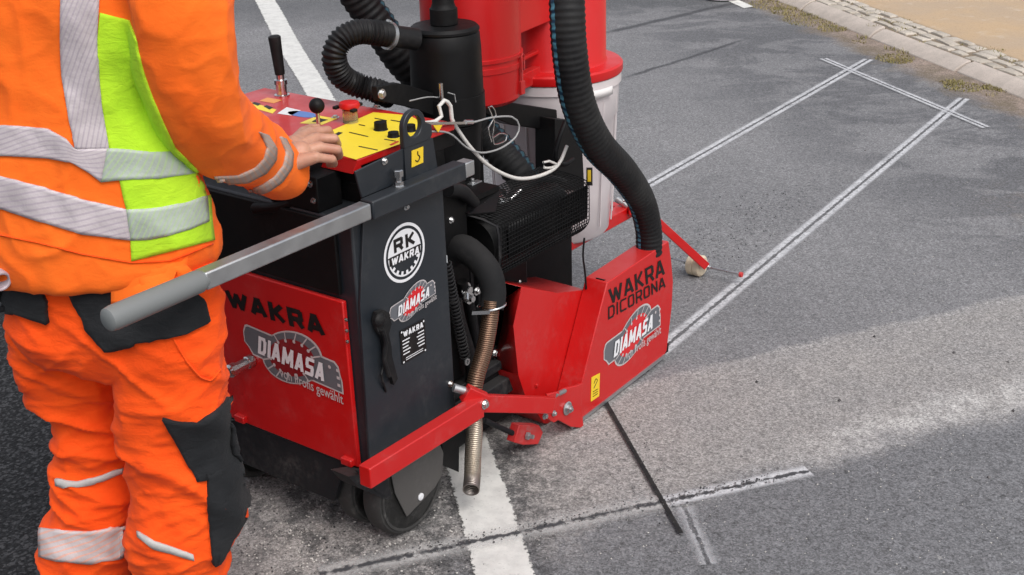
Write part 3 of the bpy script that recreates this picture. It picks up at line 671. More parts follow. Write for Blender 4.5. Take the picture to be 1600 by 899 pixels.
# plate ring with hole, then lower plate
nA = 36; ang = [2 * math.pi * i / nA for i in range(nA)]
def outer_at(a):
    x, z = math.cos(a), math.sin(a)
    if z > -.15: return V((x * RO, 0, z * RO))
    # lower part: rectangle edge
    k = min((.062 / abs(x)) if abs(x) > 1e-6 else 9, (.045 / -z)); return V((max(min(x * k, .066), -RO), 0, max(z * k, -.045)))
for sgn in (0,):
    O_ = [hc + outer_at(a) for a in ang]; I_ = [hc + V((math.cos(a) * RI, 0, math.sin(a) * RI)) for a in ang]
    for p in O_ + I_: p.y = -.012
    A = O_ + I_ + [p + V((0, th, 0)) for p in O_ + I_]; fs = []
    for i in range(nA):
        j = (i + 1) % nA
        fs += [(i, j, nA + j, nA + i), (2 * nA + j, 2 * nA + i, 3 * nA + i, 3 * nA + j), (i, 2 * nA + i, 2 * nA + j, j), (nA + j, 3 * nA + j, 3 * nA + i, nA + i)]
    mb.add(A, fs)
eye = part(mb, 'lifting_eye', 'anth', bevel=.002)
lowp = [V((hc.x - RO, -.011, hc.z - .0445)), V((hc.x + .064, -.011, hc.z - .0445)), V((hc.x + .075, -.011, .953)), V((hc.x - RO, -.011, .953))]
part(MB().prism(lowp, (0, th - .002, 0)), 'eye_plate', 'anth', eye)
mb = MB(); Q = PLs([(643, 262), (661, 254), (661, 229), (643, 236)], -.0122); mb.prism(Q, (0, -.0008, 0), 0)
B4 = lambda x, y: (Q[0] * (1 - x) + Q[1] * x) * (1 - y) + (Q[3] * (1 - x) + Q[2] * x) * y
mb.tube([B4(x, y) + V((0, -.0016, 0)) for x, y in ((.5, .85), (.5, .65), (.68, .45), (.5, .22), (.3, .35))], .0014, 6, .004, mi=1)
part(mb, 'hook_sticker', ['yellowd', 'black_decal'], eye, 0)
sbp = PLs([(563, 309), (552, 268), (628, 232), (628, 282)], -.002); part(MB().prism(sbp, (0, -.006, 0)), 'console_bracket', 'anth', bevel=.0015)
mb = MB(); mb.bolt(PL(600, 252, -.008), (0, -1, 0), .006, .008); part(mb, 'bolt', 'chrome')
b0 = V((PL(620, 285, -.02).x, -.026, .954)); mb = MB(); mb.lathe(b0, [(.011, 0), (.011, .012), (.007, .013), (.007, .026)], n=6); mb.lathe(b0 + V((0, 0, .024)), [(.012, 0), (.012, .014), (.009, .016)], n=6); mb.lathe(b0, [(.015, -.001), (.015, .002)]); part(mb, 'leveling_bolt', 'chrome', smooth=25)

# control console
PZ0 = 1.020
con = part(MB().box((-.014, .050, 1.0), (.345, .735, PZ0)), 'console_panel', 'red', bevel=.004)
part(MB().prism([(-.014, .048, PZ0 - .002), (-.014, .737, PZ0 - .002), (-.036, .737, PZ0 - .028), (-.036, .048, PZ0 - .028)], (.004, 0, -.001)).prism([(-.014, .0475, PZ0 - .002), (-.036, .0475, PZ0 - .028), (.0, .0475, PZ0 - .028)], (0, .689, 0)), 'front_lip', 'red', con)
part(MB().box((.0, .065, .955), (.36, .72, .999)), 'console_box', 'black', bevel=.003)
# worn reflective film on the red top
zt = PZ0 + .0006
def zq(pts, k=0): return [V((PZ(x, y, PZ0).x, PZ(x, y, PZ0).y, PZ0 + .0006 + k * .0005)) for x, y in pts]
mb = MB()
def zpoly(pts, mi, k=0): q = zq(pts, k); mb.add(q, [tuple(range(len(q)))], mi)
zpoly([(514, 206), (583, 176), (641, 181), (655, 190), (655, 208), (624, 226), (556, 250), (533, 243)], 0)
zpoly([(382, 165), (389, 159), (432, 172), (426, 178)], 0)
zpoly([(433, 178), (448, 168), (470, 173), (455, 181)], 1)
zpoly([(393, 162), (398, 160), (408, 163), (403, 166)], 2, 1); zpoly([(412, 167), (417, 165), (427, 169), (421, 172)], 2, 1)
zpoly([(405, 158), (418, 153), (441, 157), (428, 162)], 4)
zpoly([(468, 193), (497, 181), (527, 186), (502, 196)], 0); zpoly([(487, 191), (497, 185), (513, 188), (500, 192)], 2, 1)
q = [V((PZ(473, 179, PZ0).x + .045 * math.cos(a) * .5, PZ(473, 179, PZ0).y + .05 * math.sin(a), PZ0 + .0006)) for a in [i * math.pi / 12 for i in range(24)]]; mb.add(q, [tuple(range(24))], 3)
zpoly([(518, 213), (529, 207), (536, 208), (526, 214)], 2, 1)
for a, b in (((585, 186), (604, 190)), ((610, 189), (628, 192)), ((545, 208), (575, 215)), ((600, 219), (618, 222)), ((560, 230), (590, 236)), ((632, 196), (648, 200)), ((560, 196), (570, 198))):
    zpoly([a, (a[0] + 1, a[1] - 1.2), (b[0] + 1, b[1] - 1.2), b], 2, 1)
zpoly([(608, 227), (621, 221), (624, 222), (612, 228)], 5, 1)
part(mb, 'console_sticker', ['yellow', 'white_decal', 'black_decal', 'blue_decal', 'orange_decal', 'brightred_decal'], con, 0)
def on(px, py): q_ = PZ(px, py, PZ0); q_.z = PZ0; return q_
mb = MB(); c_ = on(441, 150); mb.lathe(c_, [(.021, 0), (.021, .004), (.015, .005), (.015, .032), (.018, .033), (.018, .045), (.011, .047), (.011, .062)], n=24); lev = part(mb, 'drive_lever', 'chrome', con)
part(MB().lathe(c_ + V((0, 0, .058)), [(.010, 0), (.0135, .002), (.0165, .09), (.017, .104), (.012, .108)], (-.03, .04, 1), 24), 'grip', 'rubber', lev, 40)
mb = MB(); c_ = on(498, 199); mb.lathe(c_, [(.0055, 0), (.005, .045)], n=14); lv = part(mb, 'feed_lever', 'chrome', con)
part(MB().ball(c_ + V((0, 0, .055)), .0195, 24), 'knob', 'black', lv, 60)
mb = MB(); c_ = on(548, 191); mb.lathe(c_, [(.020, 0), (.019, .003), (.019, .032), (.018, .033)], n=28); es = part(mb, 'emergency_stop', 'clear', con)
part(MB().lathe(c_ + V((0, 0, .022)), [(.012, 0), (.012, .014), (.025, .016), (.027, .022), (.024, .030), (.012, .033)], n=32), 'red_button', 'redplastic', es, 40)
mb = MB()
for a in (0, 2.1, 4.2): p = c_ + V((math.cos(a) * .034, math.sin(a) * .034, .038)); mb.mark(); mb.box(p - V((.009, .006, .004)), p + V((.009, .006, .004)))
part(mb, 'hook_tab', 'black', es, bevel=.002)
for x, y, r_, h_ in ((595, 203, .0165, .020), (615, 214, .014, .012), (641, 205, .014, .016)):
    mb = MB(); mb.lathe(on(x, y), [(r_ * 1.15, 0), (r_, .003), (r_ * .95, h_), (r_ * .7, h_ + .001)], n=20); part(mb, 'dial_knob', 'black', con, 35)
mb = MB(); mb.bolt(on(524, 184), (0, 0, 1), .007, .006); mb.bolt(on(512, 240), (0, 0, 1), .006, .005); mb.bolt(on(588, 168), (0, 0, 1), .007, .008); mb.bolt(on(396, 178), (0, 0, 1), .008, .012); part(mb, 'panel_screw', 'chrome', con)
# adjusting levers under the console, rear side
mb = MB(); c_ = V((-.045, .17, .965)); mb.lathe(c_, [(.045, 0), (.05, .006), (.05, .018), (.045, .024)], (0, -1, 0), 32); mb.lathe(c_ + V((0, .05, -.02)), [(.035, 0), (.04, .02), (.04, .04), (.03, .045)], (-1, -.3, 0), 28)
mb.tube([(-.06, .16, .93), (-.10, .22, .90), (-.12, .30, .885)], [.012, .012, .014], 12); mb.box((-.10, .10, .905), (-.02, .26, .99)); lvr = part(mb, 'throttle_lever', 'black', smooth=30, bevel=.003)
mb = MB(); mb.bolt((-.101, .21, .955), (-1, 0, 0), .008, .01); mb.bolt((-.101, .225, .968), (-1, 0, 0), .006, .01); mb.bolt((-.101, .118, .975), (-1, 0, 0), .006, .012); mb.bolt((-.101, .112, .935), (-1, 0, 0), .005, .008); part(mb, 'bolt', 'chrome', lvr)

# base, wheels
base = part(MB().prism([(BK - .010, .080, .252), (BK - .010, .60, .252), (BK - .010, .55, .118), (BK - .010, .135, .118)], (.02, 0, 0)).box((BK - .005, .01, .205), (.22, .60, .249)).box((-.06, .075, .15), (.95, .12, .20)).box((-.06, .55, .15), (1.0, .60, .20)).box((.22, .10, .22), (1.02, .60, .248)), 'chassis', 'blackd', bevel=.004)
def wheel(c, r_, w_, name):
    c = V(c); mb = MB(); h = w_ / 2
    mb.lathe(c, [(r_ * .62, -h * .8), (r_ * .80, -h), (r_ * .95, -h * .92), (r_, -h * .6), (r_, h * .6), (r_ * .95, h * .92), (r_ * .80, h), (r_ * .62, h * .8)], (0, -1, 0), 56)
    for k in (-1, 1): mb.lathe(c - V((0, k * (h + .0005), 0)), [(r_ * .84, 0), (r_ * .86, k * .002), (r_ * .90, k * .002), (r_ * .91, 0)], (0, -1, 0), 56)
    t = mb.build(name, 'tyre', saw, 40)
    part(MB().lathe(c, [(r_ * .63, -h * .6), (r_ * .5, -h * .45), (r_ * .2, -h * .45), (r_ * .18, -h), (.01, -h), (.01, h), (r_ * .18, h), (r_ * .2, h * .45), (r_ * .5, h * .45), (r_ * .63, h * .6)], (0, -1, 0), 36), 'rim', 'blackd', t)
    return t
WC = V((.042, .030, .128)); wheel(WC, .128, .062, 'wheel'); wheel((.042, .125, .128), .128, .055, 'wheel'); wheel((.02, .56, .128), .128, .062, 'wheel'); wheel((.80, .30, .10), .10, .05, 'wheel'); wheel((.80, .55, .10), .10, .05, 'wheel')
fp = [(610, 733), (686, 690), (693, 708), (691, 742), (680, 762), (636, 808), (618, 772)]
fen = part(MB().prism(PLs(fp, -.010), (0, .004, 0)), 'wheel_fender', 'fender', bevel=.001)
mb = MB(); mb.lathe(PL(657, 776, -.011), [(.010, 0), (.010, .003), (.006, .004), (.006, .0045)], (0, -1, 0), 20); part(mb, 'bolt', 'white_decal', fen)
part(MB().prism(PLs([(545, 745), (600, 735), (612, 775), (606, 782), (560, 762)], -.004), (0, .06, 0)).prism(PLs([(556, 735), (606, 738), (607, 778), (590, 770)], -.006), (0, .005, 0)), 'wheel_bracket', 'blackd')
part(MB().prism(PLs([(690, 668), (718, 648), (717, 738), (692, 727)], .03), (0, .012, 0)), 'mud_flap', 'black')

# red lower bar, link arm, pivot
RL = -.080
bar0, bar1 = PL(569, 734, RL), PL(748, 629, RL); bar0.z = .315; bar1.z = .307
hb = MB().bar(bar0, bar1, .036, .055, (0, 0, 1)); lowbar = part(hb, 'guard_lift_bar', 'red', bevel=.003)
mb = MB(); mb.cyl(PL(709, 606, -.03), PL(750, 618, -.075), .011); part(mb, 'cross_pin', 'steel', lowbar)
a0, a1 = PL(757, 628, -.086), PL(862, 633, -.105)
mb = MB(); mb.bar(PL(726, 614, -.055), a0, .03, .045); mb.bar(a0 + V((-.01, .004, 0)), a1, .022, .046); arm = part(mb, 'link_arm', 'red', lowbar, bevel=.002)
mb = MB(); mb.bolt(PL(757, 632, -.098), (0, -1, 0), .009, .01); part(mb, 'bolt', 'chrome', arm)

# blade guard
GL = -.045
gpoly = [(949, 442), (1045, 377), (1049, 405), (1052, 440), (1050, 481), (1042, 548), (1038, 556), (900, 667), (893, 664)]
gp3 = PLs(gpoly, GL)
guard = part(MB().prism(gp3, (0, .078, 0)), 'blade_guard', 'red', bevel=.003)
gq = lambda x, y: PL(x, y, GL - .0004)
mb = MB(); block_text(mb, 'WAKRA', [gq(953, 477), gq(1038, 429), gq(1036, 404), gq(951, 452)], (0, -.0005, 0), 0, .17, .14, .64)
block_text(mb, 'DICORONA', [gq(950, 500), gq(1039, 449), gq(1038, 432), gq(950, 480)], (0, -.0005, 0), 0, .16, .17, .72)
part(mb, 'lettering', 'black_decal', guard, 0)
saw_logo('maker_logo', gq(989, 523), V((1, 0, 0)), V((0, 0, 1)), .165, guard, V((0, -1, 0)), 'brightred_decal', .04)
mb = MB(); Q = [gq(923, 628), gq(936, 619), gq(937, 583), gq(924, 590)]; mb.prism(Q, (0, -.0008, 0), 0)
B4 = lambda x, y: (Q[0] * (1 - x) + Q[1] * x) * (1 - y) + (Q[3] * (1 - x) + Q[2] * x) * y
for y in (.15, .25, .35): mb.add([B4(.2, y) + V((0, -.0014, 0)), B4(.8, y) + V((0, -.0014, 0)), B4(.8, y + .03) + V((0, -.0014, 0)), B4(.2, y + .03) + V((0, -.0014, 0))], [(0, 1, 2, 3)], 1)
mb.tube([B4(x, y) + V((0, -.0014, 0)) for x, y in ((.3, .5), (.5, .62), (.7, .75), (.5, .85), (.3, .7))], .001, 6, .004, mi=1)
part(mb, 'yellow_sticker', ['yellowd', 'black_decal'], guard, 0)
mb = MB(); rimp = PLs([(894, 666), (1039, 554), (1040, 558), (894, 671)], GL - .004); mb.prism(rimp, (0, .006, 0)); part(mb, 'edge_strip', 'steel', guard)
# bristles
mb = MB(); p0, p1 = PL(888, 668, -.03), PL(1040, 560, -.03)
for i in range(900):
    t = random.uniform(.03, .965); p = p0.lerp(p1, t); p.y = random.uniform(-.036, .02); p.z = max(p.z, .02) + .012; q = p + V((random.gauss(0, .003), random.gauss(0, .003) - .002, -(p.z - .001))); mb.cyl(p, q, .0016, .0012, 4)
part(mb, 'brush_skirt', 'black', guard, 0)
mb = MB(); mb.box((p0.x, -.04, .02), (p1.x, .02, .05)); part(mb, 'brush_holder', 'black', guard)
mb = MB(); mb.prism(PLs([(931, 434), (934, 434), (932, 462), (928, 462)], .0), (0, -.03, 0)); part(mb, 'slot', 'black_decal', guard)
# blade inside the guard
part(MB().lathe((p0.x + .33, -.004, .19), [(.17, -.0015), (.17, .0015)], (0, -1, 0), 64), 'saw_blade', 'steel', guard)
# inner hood
HL = .034
A1, A2, A3, A4 = PL(815, 448, HL), PL(871, 458, HL), PL(916, 453, HL), PL(884, 660, HL)
A5, A6, A7, A8 = PL(850, 662, HL), PL(820, 617, HL), PL(810, 587, HL), PL(802, 509, HL)
front = [A1, A2, A3, A4, A5, A6, A7, A8]
B1, B2, B3 = PL(789, 466, HL + .10), PL(785, 504, HL + .10), PL(771, 574, HL + .10)
mb = MB(); k = V((0, .26, 0)); F_ = front + [p + k for p in front] + [B1, B2, B3]
mb.add(F_, [tuple(range(8)), (0, 8, 9, 1), (1, 9, 10, 2), (2, 10, 11, 3), (3, 11, 12, 4), (0, 7, 17, 16), (7, 6, 18, 17), (4, 12, 13, 5), (5, 13, 14, 6)])
hood = part(mb, 'inner_hood', 'red', smooth=15)
hood.modifiers.new('thick', 'SOLIDIFY').thickness = .003
mb = MB(); mb.bolt(PL(773, 552, .12), (0, -1, 0), .009, .012); part(mb, 'bolt', 'chrome', hood)
mb = MB(); mb.bolt(PL(838, 602, HL - .001), (0, -1, 0), .005, .006); part(mb, 'rivet', 'red', hood)
# pivot bracket on guard
bkp = [(868, 655), (866, 618), (878, 606), (896, 602), (907, 598), (904, 620), (908, 668), (888, 666)]
piv = part(MB().prism(PLs(bkp, GL - .006), (0, -.010, 0)), 'pivot_bracket', 'red', bevel=.002)
part(MB().prism(PLs([(851, 652), (852, 615), (871, 611), (870, 655), (862, 660)], GL - .030), (0, -.008, 0)), 'pivot_fork', 'red', piv, bevel=.002)
mb = MB(); c_ = PL(886, 638, GL - .017); mb.lathe(c_, [(.021, 0), (.021, .003), (.018, .005)], (0, -1, 0), 28); mb.lathe(c_ + V((0, -.004, 0)), [(.012, 0), (.012, .010), (.006, .010), (.006, .016)], (0, -1, 0), 6)
mb.bolt(PL(851, 650, GL - .04), (0, -1, 0), .007, .009); mb.bolt(PL(865, 646, GL - .04), (0, -1, 0), .006, .009); mb.cyl(PL(867, 618, -.08), PL(882, 611, -.06), .007)
part(mb, 'bolt', 'steel', piv, 25)
# foot and tie rod near the ground
fr_ = part(MB().cyl(PL(757, 657, .02), PL(812, 682, -.01), .008), 'tie_rod', 'blackd')
Q = PLs([(804, 692), (812, 664), (843, 665), (849, 676), (841, 695), (818, 696)], -.02)
part(MB().prism(Q, (0, .03, 0)), 'rod_block', 'red_old', fr_, bevel=.003)
mb = MB(); c_ = PL(823, 681, -.021); mb.lathe(c_, [(.012, 0), (.012, .008), (.007, .009), (.007, .022)], (.2, -1, 0), 6); part(mb, 'bolt', 'steel', fr_)

# engine bay
eng = part(MB().box((.24, .17, .25), (.80, .58, .62)).box((.30, .2, .62), (.75, .5, .70)), 'engine', 'black', bevel=.008)
mb = MB()
for i in range(9): mb.box((.30 + i * .03, .155, .42), (.312 + i * .03, .17, .60))
part(mb, 'cooling_fins', 'blackd', eng)
part(MB().box((.34, .11, .05), (.72, .50, .215)), 'blade_drive_box', 'black', eng, bevel=.006)
part(MB().box((.222, .12, .26), (.46, .135, .86)), 'bay_plate', 'black', eng)
part(MB().prism(PLs([(805, 380), (893, 345), (894, 460), (805, 470)], .22), (0, .04, 0)), 'front_plate', 'black', eng)
mb = MB(); mb.prism([V((a, b, c_)) for a, b, c_ in ((.22, .13, .745), (.62, .13, .745), (.62, .13, .76), (.22, .13, .76))], (0, .30, 0)); part(mb, 'tray', 'black', eng)
mb = MB(); c_ = PL(742, 291, .2); mb.box(c_ - V((.022, .01, .012)), c_ + V((.022, .01, .012))); mb.bolt(c_ + V((-.01, 0, .012)), (0, 0, 1), .006, .014); part(mb, 'clip', 'steel', eng, bevel=.002)
mb = MB(); c_ = PL(785, 312, .16); mb.lathe(c_, [(.030, -.02), (.030, .0), (.026, .008), (.012, .010)], (.3, -.4, .8), 24); mb.cyl(c_ + V((.01, -.02, .0)), c_ + V((.05, -.03, .02)), .007); part(mb, 'filler_cap', 'chrome', eng)
mb = MB(); mb.tube(PLs([(790, 318), (810, 300), (835, 288), (860, 282), (880, 288)], .18), .017, 14); mb.mark(); mb.tube(PLs([(700, 296), (722, 300), (742, 318)], .10), [.02, .02, .015], 14); part(mb, 'fuel_hose', 'rubber', eng, 40)
mb = MB()
for x, y, l, r_ in ((704, 344, .12, .006), (740, 320, .12, .004), (757, 320, .12, .005), (733, 466, .09, .011), (744, 455, .09, .008), (727, 452, .10, .013), (812, 440, .05, .003)): mb.bolt(PL(x, y, l), (0, -1, 0), r_, r_ * 1.4)
mb.mark(); mb.cyl(PL(728, 470, .08), PL(728, 450, .1), .009)
part(mb, 'bolt', 'chrome', eng)
mb = MB(); mb.tube(PLs([(712, 470), (718, 500), (735, 560), (738, 600)], .09), .018, 12); mb.mark(); mb.tube(PLs([(722, 440), (735, 480), (745, 540)], .1), .014, 12); part(mb, 'coolant_hose', 'rubber', eng, 40)

# perforated guard over the silencer
f0, f1 = PL(778, 353, .05).x, PL(918, 300, .05).x
prof = [(.175, .735), (.135, .728), (.085, .712), (.050, .692), (.046, .66), (.046, .60), (.048, .565), (.070, .535), (.11, .52)]
P_ = catmull([(0, a, b) for a, b in prof], .0115); nu = int((f1 - f0) / .0125); vs = []
for p, _ in P_:
    for j in range(nu + 1): vs.append(V((f0 + (f1 - f0) * j / nu + (.05 - p.y) * .55, p.y, p.z)))
m = nu + 1; mb = MB(); mb.add(vs, [(i * m + j, i * m + j + 1, (i + 1) * m + j + 1, (i + 1) * m + j) for i in range(len(P_) - 1) for j in range(nu)])
mg = part(mb, 'perforated_guard', 'black', smooth=0); wm = mg.modifiers.new('w', 'WIREFRAME'); wm.thickness = .0034; wm.use_even_offset = False
mb = MB(); pr2 = [(.050, .684), (.051, .655), (.052, .60), (.054, .578)]
A = [V((f0 + .045, a, b)) for a, b in pr2]; B_ = [V((f1, a, b)) for a, b in pr2]; mb.add(A + B_, [(i, i + 1, i + 5, i + 4) for i in range(3)]); o = part(mb, 'inner_sheet', 'black', mg, 40); o.modifiers.new('t', 'SOLIDIFY').thickness = .002
mb = MB(); A = [V((f0 + (.05 - a) * .55 - .002, a, b)) for a, b in prof]; B_ = [p + V((.006, -.001, .001)) for p in A]; mb.add([p + V((-.006, -.001, .0015)) for p in A] + B_, [(i, i + 1, i + 10, i + 9) for i in range(8)]); o = part(mb, 'edge_band', 'blackd', mg, 40); o.modifiers.new('t', 'SOLIDIFY').thickness = .003
mb = MB(); mb.prism([V((f0 - .05, .175, .742)), V((f0 - .05, .11, .728)), V((f0 + .03, .080, .716)), V((f0 + .12, .13, .742)), V((f0 + .12, .175, .745))], (0, 0, .003)); part(mb, 'heat_shield', 'black', mg)
part(MB().lathe((f0 - .0, .135, .62), [(.0, 0), (.07, .0), (.078, .012), (.078, .36), (.07, .38), (0, .38)], (1, 0, 0), 32), 'silencer', 'black', mg, 40)
# exhaust elbow in heat wrap and flexible pipe
el = part(MB().tube([PL(706, 398, .14), PL(722, 388, .10), PL(745, 403, .05), PL(764, 428, .0), PL(771, 458, -.02), PL(768, 482, -.025)], [.038, .038, .037, .036, .034, .032], 24, .012), 'exhaust_elbow', 'wrap', smooth=50)
c_ = PL(768, 478, -.025); part(MB().tube([c_ + V((math.cos(a) * .037, math.sin(a) * .037, -.006 * math.sin(a))) for a in [i * math.pi / 8 for i in range(17)]], .0035, 8, .01).bar(c_ + V((-.035, -.02, 0)), c_ + V((-.085, .0, .012)), .006, .010), 'pipe_clamp', 'chrome', el, 40)
pp = [PL(768, 470, -.028), PL(765, 500, -.033), PL(757, 545, -.036), PL(744, 590, -.04), PL(739, 625, -.042), PL(741, 670, -.043), PL(739, 712, -.050), PL(738, 745, -.068), PL(736, 766, -.092)]
pipe = part(MB().tube(pp[::-1], .0225, 28, .006, caps=False), 'exhaust_pipe', 'pipe', smooth=60); pipe.modifiers.new('t', 'SOLIDIFY').thickness = .002
# tension spring
mb = MB(); s0, s1 = PL(697, 412, .03), PL(727, 560, .03); d = (s1 - s0); u = d.cross(V((0, 1, 0))).normalized(); v_ = d.cross(u).normalized(); turns = 27
pts = [s0 + d * (i / (turns * 10)) + (u * math.cos(i * .6283) + v_ * math.sin(i * .6283)) * .0135 for i in range(turns * 10 + 1)]
mb.tube(pts, .0024, 6, smooth=False); spg = part(mb, 'tension_spring', 'blackd', smooth=60)
mb = MB(); mb.lathe(PL(728, 565, .015), [(.007, 0), (.010, .003), (.010, .006), (.005, .006), (.005, .0)], (0, -1, 0), 16); mb.mark(); mb.cyl(PL(696, 400, .04), PL(697, 412, .03), .005); part(mb, 'spring_pin', 'steel', spg)

# air filter canister with corrugated intake hose
cc_ = PL(697, 100, .30); cx, cy = cc_.x, .30; ztop = PL(697, 38, .30).z; rcan = .0985
can = part(MB().lathe((cx, cy, 0), [(.0, ztop + .002), (.036, ztop + .001), (.088, ztop), (.096, ztop - .008), (.096, ztop - .014), (.092, ztop - .017), (rcan - .003, ztop - .022), (rcan, ztop - .06), (rcan + .002, ztop - .185), (rcan + .005, ztop - .186), (rcan + .006, ztop - .26), (rcan - .01, ztop - .268), (.0, ztop - .27)][::-1], n=64), 'air_filter', 'black', smooth=40)
part(MB().lathe((cx, cy, 0), [(.034, ztop - .001), (.038, ztop + .004), (.038, ztop + .045), (.034, ztop + .048), (.030, ztop + .06), (.030, ztop + .16), (.06, ztop + .17), (.065, ztop + .24), (.02, ztop + .27)], n=36), 'rain_cap', 'black', can, 35)
ih0 = PL(642, 60, .33)
part(MB().tube([PL(650, 62, .31), PL(600, 55, .34)], .030, 24, smooth=False), 'inlet_stub', 'rubber', can)
ih = part(MB().tube([PL(612, 55, .335), PL(590, 52, .34), PL(560, 50, .36), PL(534, 62, .38), PL(522, 88, .39), PL(533, 118, .39), PL(560, 134, .37), PL(585, 141, .34), PL(612, 152, .32)], .0305, 28, cor=(.0105, .0032)), 'intake_hose', 'rubber', smooth=80)
c_ = PL(607, 56, .335); ax = (PL(590, 52, .34) - PL(620, 57, .33)).normalized(); part(MB().lathe(c_ - ax * .006, [(.0335, 0), (.0365, 0), (.0365, .011), (.0335, .011)], ax, 32).bolt(c_ + V((0, -.0, .036)), (0, -1, 0), .005, .014), 'hose_clamp', 'steel', ih, 35)
bp = PLs([(589, 136), (592, 158), (640, 168), (690, 186), (740, 200), (740, 165), (690, 150), (640, 134), (622, 130)], .27)
pl = part(MB().prism(bp, (0, .02, 0)), 'filter_bracket', 'black', bevel=.002)
mb = MB(); mb.bolt(PL(596, 147, .268), (0, -1, 0), .009, .01); part(mb, 'bolt', 'chrome', pl)
part(MB().cyl((cx + .01, cy + .02, .64), (cx, cy, ztop - .26), .085, .092, 32).box((cx - .17, cy - .04, .70), (cx + .10, cy + .16, .88)), 'filter_base', 'black', can, bevel=.004)
part(MB().prism(PLs([(744, 152), (872, 172), (872, 206), (800, 196), (744, 172)], .36), (0, .05, 0)), 'support_beam', 'black', bevel=.003)
part(MB().prism(PLs([(868, 186), (908, 190), (914, 300), (868, 296)], .30), (0, .08, 0)), 'hose_post', 'black', bevel=.003)
mb = MB(); Q = PLs([(916, 290), (925, 290), (925, 262), (916, 262)], .12); mb.prism(Q, (0, -.002, 0), 1); mb.prism(PLs([(918, 284), (923, 284), (923, 266), (918, 266)], .117), (0, -.001, 0), 0); part(mb, 'warning_tag', ['yellowd', 'black_decal'])
mb = MB(); mb.tube(PLs([(884, 190), (873, 220), (868, 245), (880, 258), (896, 250)], .12), .008, 10); part(mb, 'black_cable', 'rubber', smooth=50)

# dust separator: cyclone, tank, bucket
BC = V((1.405, .50, 0)); q_ = PL(862, 108, .50); BC = V((q_.x, .50, 0)); zf = .875
tank = part(MB().lathe(BC, [(.0, zf + .001), (.236, zf), (.238, zf + .004), (.238, zf + .026), (.232, zf + .032), (.186, zf + .034), (.182, zf + .042), (.180, zf + .75), (.17, zf + .78), (0, zf + .80)], n=72), 'dust_tank', 'redplastic', smooth=40)
bk = part(MB().lathe(BC, [(.0, .315), (.185, .315), (.192, .325), (.205, .5), (.218, .73), (.222, .735), (.226, .84), (.233, .842), (.233, .872), (.222, .874), (0, .874)], n=72), 'bucket', 'bucket', tank, 40)
mb = MB()
for a in range(0, 360, 24): d = V((math.cos(rad(a)), math.sin(rad(a)), 0)); mb.bar(BC + d * .206 + V((0, 0, .36)), BC + d * .2235 + V((0, 0, .80)), .004, .004, d)
part(mb, 'bucket_rib', 'bucket', bk)
mb = MB(); dd_ = (V((-.3, -1, 0))).normalized(); 
for a0_ in (-8,):
    R1 = []; 
    for z in (.822, .850): R1.append([BC + V((math.cos(rad(-118 + a * 2.4)) * .236, math.sin(rad(-118 + a * 2.4)) * .236, z)) for a in range(13)])
    mb.add(R1[0] + R1[1], [(i, i + 1, i + 14, i + 13) for i in range(12)])
o = part(mb, 'bucket_handle', 'whiteplastic', bk, 60); o.modifiers.new('t', 'SOLIDIFY').thickness = .004
CY = V((PL(738, 100, .43).x, .43, 0)); zr = PL(738, 92, .43).z; rc = .148
cyc = part(MB().lathe(CY, [(0, zr - .135), (rc * .55, zr - .133), (rc * .9, zr - .12), (rc * .975, zr - .108), (rc, zr - .02), (rc * 1.02, zr - .018), (rc * 1.02, zr - .002), (rc, zr), (rc, zr + .012), (rc * 1.03, zr + .014), (rc * 1.03, zr + .024), (rc, zr + .026), (rc * 1.0, zr + .55), (0, zr + .57)], n=64), 'cyclone', 'redplastic', tank, 40)
mb = MB(); dv = V((.35, -1, 0)).normalized(); sdv = V((1, .35, 0)).normalized(); c_ = CY + dv * (rc + .004)
mb.bar(c_ + V((0, 0, zr - .065)), c_ + V((0, 0, zr + .01)), .014, .008, dv); mb.tube([c_ + dv * .006 + sdv * a + V((0, 0, b)) for a, b in ((-.012, zr - .03), (-.012, zr + .016), (.012, zr + .016), (.012, zr - .03))], .0025, 6, .01); mb.box(c_ + V((-.01, -.006, zr - .10)), c_ + V((.01, .004, zr - .06))); part(mb, 'toggle_clamp', 'red_old', cyc, bevel=.001)
mb = MB(); pA, pB = CY + V((.10, -.07, 0)), BC + V((-.12, -.10, 0)); 
mb.add([V((p.x, p.y, z)) for z in (zr + .05, zr + .6) for p in (pA, pB, pB + V((0, .22, 0)), pA + V((0, .18, 0)))], [(0, 1, 5, 4), (1, 2, 6, 5), (2, 3, 7, 6), (3, 0, 4, 7), (3, 2, 1, 0), (4, 5, 6, 7)]); part(mb, 'connecting_duct', 'redplastic', tank, bevel=.004)
mb = MB(); pA, pB = CY + V((.12, -.02, 0)), BC + V((-.17, -.06, 0)); mb.bar(pA + V((0, 0, zf + .03)), pB + V((0, 0, zf + .03)), .03, .05); mb.bar(pA + V((0, 0, zf + .10)), pB + V((0, 0, zf + .10)), .02, .012); part(mb, 'tank_bracket', 'red', tank, bevel=.003)
